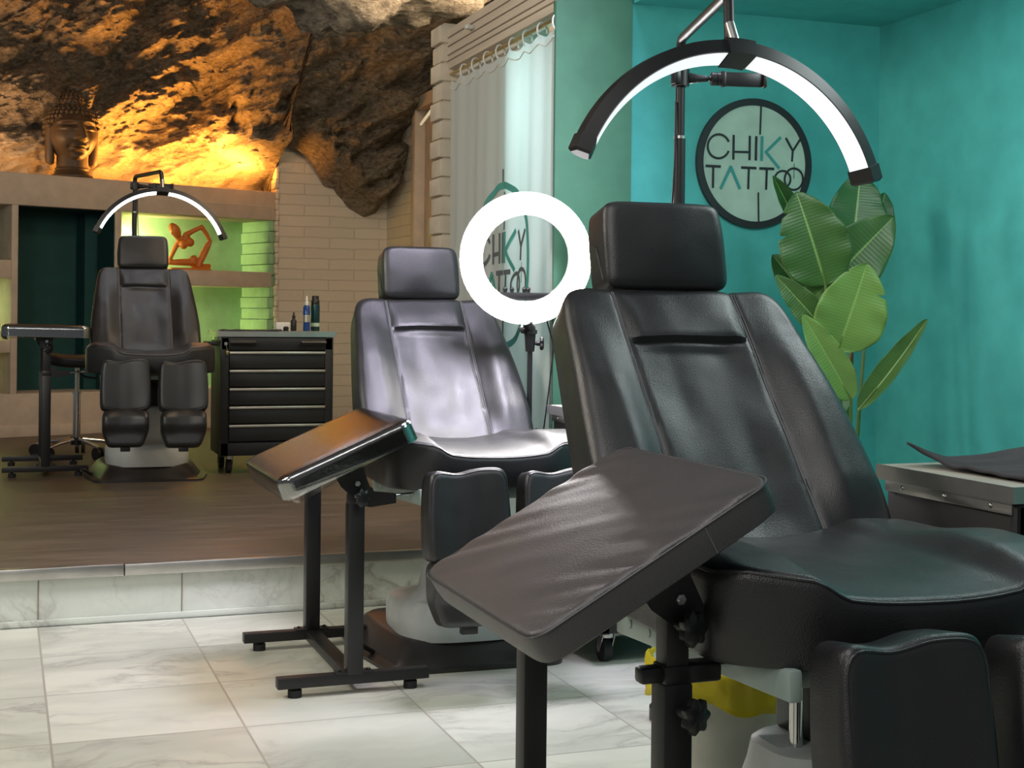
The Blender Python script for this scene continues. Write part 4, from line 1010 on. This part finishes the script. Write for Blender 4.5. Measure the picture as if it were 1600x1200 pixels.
for a, b_ in ((at(1322, 590, 4.9), at(1333, 548, 4.85)), (at(1322, 585, 4.9), at(1338, 579, 4.82))):
    mb.tube([a-PB, (a+b_)/2-PB+Vector((.004, 0, .004)), b_-PB], [.012, .010, .002], 8)
mb.build('dry_sheath', 'dry', t)
MB().tube([(0, 0, .27), at(1318, 720, 4.95)-PB, at(1320, 640, 4.95)-PB, at(1318, 560, 4.93)-PB, at(1305, 470, 4.97)-PB], [.022, .019, .016, .012, .006], 10).build('trunk', 'stem', t)

# ------------------------------------------------------------------ saddle stool behind the rear chair
t = thing('saddle_stool', 'saddle stool on chrome casters behind the rear chair', 'stool', (.455, 9.50, PZ))
fr = lambda x, s, h: Vector((x, s, .645+h+.55*x*x*(1 if x < 0 else .6)))
pad(fr, lambda s: .20-.03*smooth01(.0, .2, s), -.2, .2, .06, lambda x, s: .02*(1-(s/.2)**2), 30, 30, 3.5, .025).build('seat', 'leather', t)
mb = MB().cyl((0, 0, .40), (0, 0, .60), .014); mb.cyl((0, 0, .11), (0, 0, .42), .024); mb.cyl((0, 0, .41), (0, 0, .425), .030); mb.build('gas_column', 'chrome', t)
mb = MB().tube([(0, -.02, .56), (.05, -.03, .52), (.13, -.04, .51)], .007); mb.build('height_lever', 'black_metal', t)
MB().cyl((0, 0, .08), (0, 0, .13), .038).build('hub', 'black_plastic', t)
for k in range(5):
    a = R(-62+72*k); d = Vector((math.cos(a), math.sin(a), 0))
    lg_ = MB().tube([d*.03+UP*.115, d*.16+UP*.10, d*.27+UP*.075], [.016, .014, .010], 10).build('base_spoke', 'chrome', t)
    sd = Vector((-d.y, d.x, 0)); mb = MB(); c = d*.27
    for s_ in (-1, 1): mb.cyl(c+sd*s_*.008+UP*.040, c+sd*s_*.030+UP*.040, .040, seg=24)
    cs_ = mb.build('caster', 'black_plastic', lg_)

# ------------------------------------------------------------------ carved head on the beam
def shelf_at(px, n, z):
    d = FW+RT2*((px-CX)/FPX); tq = ((S0+SN*n-Vector((0, 0, 0))).dot(SN))/(d.dot(SN)); q = d*tq; return Vector((q.x, q.y, z))
bp = shelf_at(110, .17, 2.19)
t = thing('carved_head', 'dark carved serene head with curled hair on the rear shelf beam', 'statue', bp, R(16))
def head_y(x, z, ysurf):
    """relief of the face: how far the surface comes out towards -y at (x,z), head units of metres"""
    g = lambda a, s_: math.exp(-(a/s_)**2); ax = abs(x); o = 0
    zn0, zn1 = .335, .445
    if z < zn1+.03: 
        k = smooth01(zn1+.03, zn0, z)*smooth01(zn0-.022, zn0, z); o += (.018+.040*k)*g(x, .020+.012*k)*smooth01(zn0-.02, zn0+.005, z)
    o += .014*g(ax-.024, .013)*g(z-.342, .014)
    o += -.020*g(ax-.078, .040)*g(z-.432, .022)+.020*g(ax-.080, .036)*g(z-.412, .016)-.008*g(ax-.080, .05)*g(z-.398, .006)
    o += .013*g(z-(.466-.25*(ax-.065)**2*8), .012)*smooth01(.012, .04, ax)*smooth01(.16, .12, ax)
    o += .020*g(x, .050)*g(z-.293, .009)+.022*g(x, .042)*g(z-.272, .010)-.010*g(x, .06)*g(z-.283, .004)
    o += -.012*g(ax-.064, .014)*g(z-.284, .016)-.010*g(x, .04)*g(z-.252, .010)+.020*g(x, .045)*g(z-.215, .026)
    o += .010*g(ax-.10, .05)*g(z-.33, .05)+.006*g(x, .008)*g(z-.505, .008)
    return o
b = MB(); V, F = [], []; NS, NR = 120, 110
for i in range(NR+1):
    ph = math.pi*i/NR; zz = math.cos(ph); z = .345+(.24 if zz < 0 else .20)*zz
    w = math.sin(ph); tap = 1-.16*smooth01(.33, .13, z)
    for k in range(NS):
        a = 2*math.pi*k/NS; x = .187*w*tap*math.cos(a); yb = .20*w*(1-.10*smooth01(.34, .15, z))*math.sin(a)
        if yb < 0: yb -= head_y(x/1.08, .335+(z-.29)/1.12, yb)*smooth01(0, -.06, yb)*1.75
        V.append((x, yb, z))
for i in range(NR):
    for k in range(NS): j = (k+1) % NS; F.append((i*NS+k, i*NS+j, (i+1)*NS+j, (i+1)*NS+k))
MB().add(V, F).build('face', 'bronze', t, ang=80)
mb = MB(); V = []
# cap of curls
cap = MB()
V, F = [], []
for i in range(25):
    ph = R(98)*i/24
    for k in range(48):
        a = 2*math.pi*k/48; V.append((.199*math.sin(ph)*math.cos(a), .03+.205*math.sin(ph)*math.sin(a), .385+.20*math.cos(ph)))
for i in range(24):
    for k in range(48): j = (k+1) % 48; F.append((i*48+k, i*48+j, (i+1)*48+j, (i+1)*48+k))
cap.add([v for v in V], [f for f in F if sum(V[q][2] for q in f)/4 > .475-.9*max(0, (sum(V[q][1] for q in f)/4+.13)) and True])
cap.ball((0, .05, .60), (.10, .105, .085), 30, 18)
for i in range(1, 9):
    ph = R(8+11.2*i); n = max(6, int(2*math.pi*.2*math.sin(ph)/.036))
    for k in range(n):
        a = 2*math.pi*(k+.5*(i % 2))/n; x, y, z = .200*math.sin(ph)*math.cos(a), .03+.206*math.sin(ph)*math.sin(a), .385+.201*math.cos(ph)
        if z > .482-.9*max(0, y+.13): cap.ball((x, y, z), .0185, 8, 6)
for i in range(0, 6):
    ph = R(5+16*i); n = max(1, int(2*math.pi*.1*math.sin(ph)/.033))
    for k in range(n):
        a = 2*math.pi*(k+.5*(i % 2))/n; cap.ball((.098*math.sin(ph)*math.cos(a), .05+.103*math.sin(ph)*math.sin(a), .60+.088*math.cos(ph)), .0165, 8, 6)
cap.build('hair_curls', 'bronze', t)
for s_ in (-1, 1):
    mb = MB(); rings = []
    for z, hx, hy, ox in ((.455, .010, .016, .176), (.44, .026, .036, .178), (.40, .032, .052, .178), (.35, .030, .046, .177), (.29, .030, .042, .175), (.22, .032, .044, .172), (.15, .036, .046, .170), (.115, .030, .038, .168), (.100, .012, .014, .166)):
        rings.append([Vector((s_*ox+hx*math.cos(2*math.pi*k/20), .015+hy*math.sin(2*math.pi*k/20), z)) for k in range(20)])
    mb.loft(rings); mb.build('ear', 'bronze', t)
MB().lathe([(.155, 0), (.162, .008), (.160, .022), (.132, .036), (.140, .048), (.124, .060), (.130, .074), (.118, .088), (.116, .20), (.10, .28)], seg=48, sy=.95).build('neck', 'bronze', t)

# ------------------------------------------------------------------ carved wooden figure on the green shelf
fp = shelf_at(297, .16, 1.506)
K = .000487
def fg(zx, zy, dep_=0): return Vector(((zx-620)*K, dep_, (1040-zy)*K))
mb = MB()
def limb(pts, r): mb.tube([p for p in pts], r, 14); [mb.ball(p, q_, 12, 8) for p, q_ in zip(pts, r)]
hd_ = (fg(430, 480)-fg(275, 280)); mb.ball(fg(335, 365, -.01), (.041, .042, .066), 20, 14, rot_to(hd_))
limb([fg(420, 470), fg(470, 500), fg(530, 470)], [.015, .018, .024])
mb.ball(fg(478, 610, -.025), .037); mb.ball(fg(592, 565, -.02), .037); mb.ball(fg(530, 540, 0), (.05, .03, .05))
limb([fg(530, 440), fg(670, 360), fg(805, 295)], [.024, .020, .018]); limb([fg(805, 295), fg(890, 410), fg(955, 530)], [.020, .019, .016]); limb([fg(955, 530, -.01), fg(930, 620, -.02)], [.015, .010])
limb([fg(410, 540), fg(340, 690), fg(262, 860)], [.020, .020, .016]); limb([fg(400, 530, -.02), fg(320, 470, -.03), fg(268, 425, -.03)], [.014, .010, .007])
limb([fg(265, 915), fg(420, 905), fg(690, 900)], [.021, .028, .030]); mb.ball(fg(670, 850, .0), (.036, .034, .036))
limb([fg(925, 590), fg(840, 760), fg(745, 985)], [.026, .032, .022]); limb([fg(700, 1005, -.02), fg(775, 1010, -.01)], [.018, .018]); limb([fg(690, 930, .03), fg(800, 975, .03), fg(960, 955, .03)], [.03, .026, .020])
mb.box(fg(610, 1020, .01), (.34, .12, .020), .008)
st = mb.build('wooden_figure', 'orange_wood', merge=False); st.location = fp; st.rotation_euler.z = SA*.5
md = st.modifiers.new('fuse', 'REMESH'); md.mode = 'VOXEL'; md.voxel_size = .0055; md.use_smooth_shade = True
md = st.modifiers.new('soften', 'SMOOTH'); md.factor = .5; md.iterations = 3
tag(st, 'orange carved wooden figure bending over on the green lit shelf', 'figurine')

# ------------------------------------------------------------------ light
def area(name, loc, target, size, power, c, sy=None, spread=180):
    l = bpy.data.lights.new(name, 'AREA'); l.energy = power; l.color = c; l.size = size; l.spread = R(spread)
    if sy: l.shape = 'RECTANGLE'; l.size_y = sy
    o = bpy.data.objects.new(name, l); col.objects.link(o); o.location = loc
    o.rotation_euler = (Vector(target)-Vector(loc)).to_track_quat('-Z', 'Y').to_euler(); return o
area('ceiling_light_front', (.3, 1.6, 2.9), (.4, 2.4, 0), 1.6, 25, (1, .97, .93))
area('ceiling_light_middle', (1.75, 3.9, 3.0), (1.55, 4.6, .8), .75, 19, (.86, .81, 1), .9, 70)
area('ceiling_light_left', (-1.6, 4.2, 2.9), (1.0, 5.1, .9), 1.2, 70, (1, .92, .78))
area('ceiling_light_rear', (2.1, 7.0, 3.2), (.9, 9.6, .7), 1.4, 98, (1, .77, .52))
area('ceiling_light_rear_chair', (.95, 8.55, 3.0), (.8, 8.6, .8), .45, 5, (.95, .95, 1), .45)
area('alcove_light', (2.6, 3.05, 2.32), (2.9, 3.9, .4), .7, 30, (.90, 1, 1), .9)
area('shelf_uplight', tuple(sh(1.46, .06, 2.215)), tuple(sh(1.46, .42, 3.7)), 1.3, 62, (1, .39, .06), .06)
area('shelf_uplight', tuple(sh(-.60, .10, 2.215)), tuple(sh(-.50, .52, 3.1)), 1.1, 20, (1, .56, .26), .06)
area('niche_light', tuple(sh(.965, .40, 1.72)), tuple(sh(1.7, .85, 1.72)), .35, 14, (1, .86, .36), .06, 110)
area('niche_light', tuple(sh(.965, .40, .98)), tuple(sh(1.7, .85, .98)), .35, 14, (1, .86, .36), .06, 110)
area('niche_light', tuple(sh(.02, .40, 1.15)), tuple(sh(-.6, .42, 1.15)), .9, 16, (.9, 1, .6), .06, 100)
area('back_room_light', (2.45, 5.35, 2.2), (2.2, 5.15, .9), .5, 13, (.76, .98, 1))
area('front_fill_light', (-2.2, -.6, 2.6), (1.0, 2.5, .6), 1.4, 34, (1, .97, .90))  # unseen fill added behind the camera to brighten the front sides of the pads
w = bpy.data.worlds.new('world'); scene.world = w; w.use_nodes = True
w.node_tree.nodes['Background'].inputs[0].default_value = (.62, .64, .66, 1); w.node_tree.nodes['Background'].inputs[1].default_value = .18
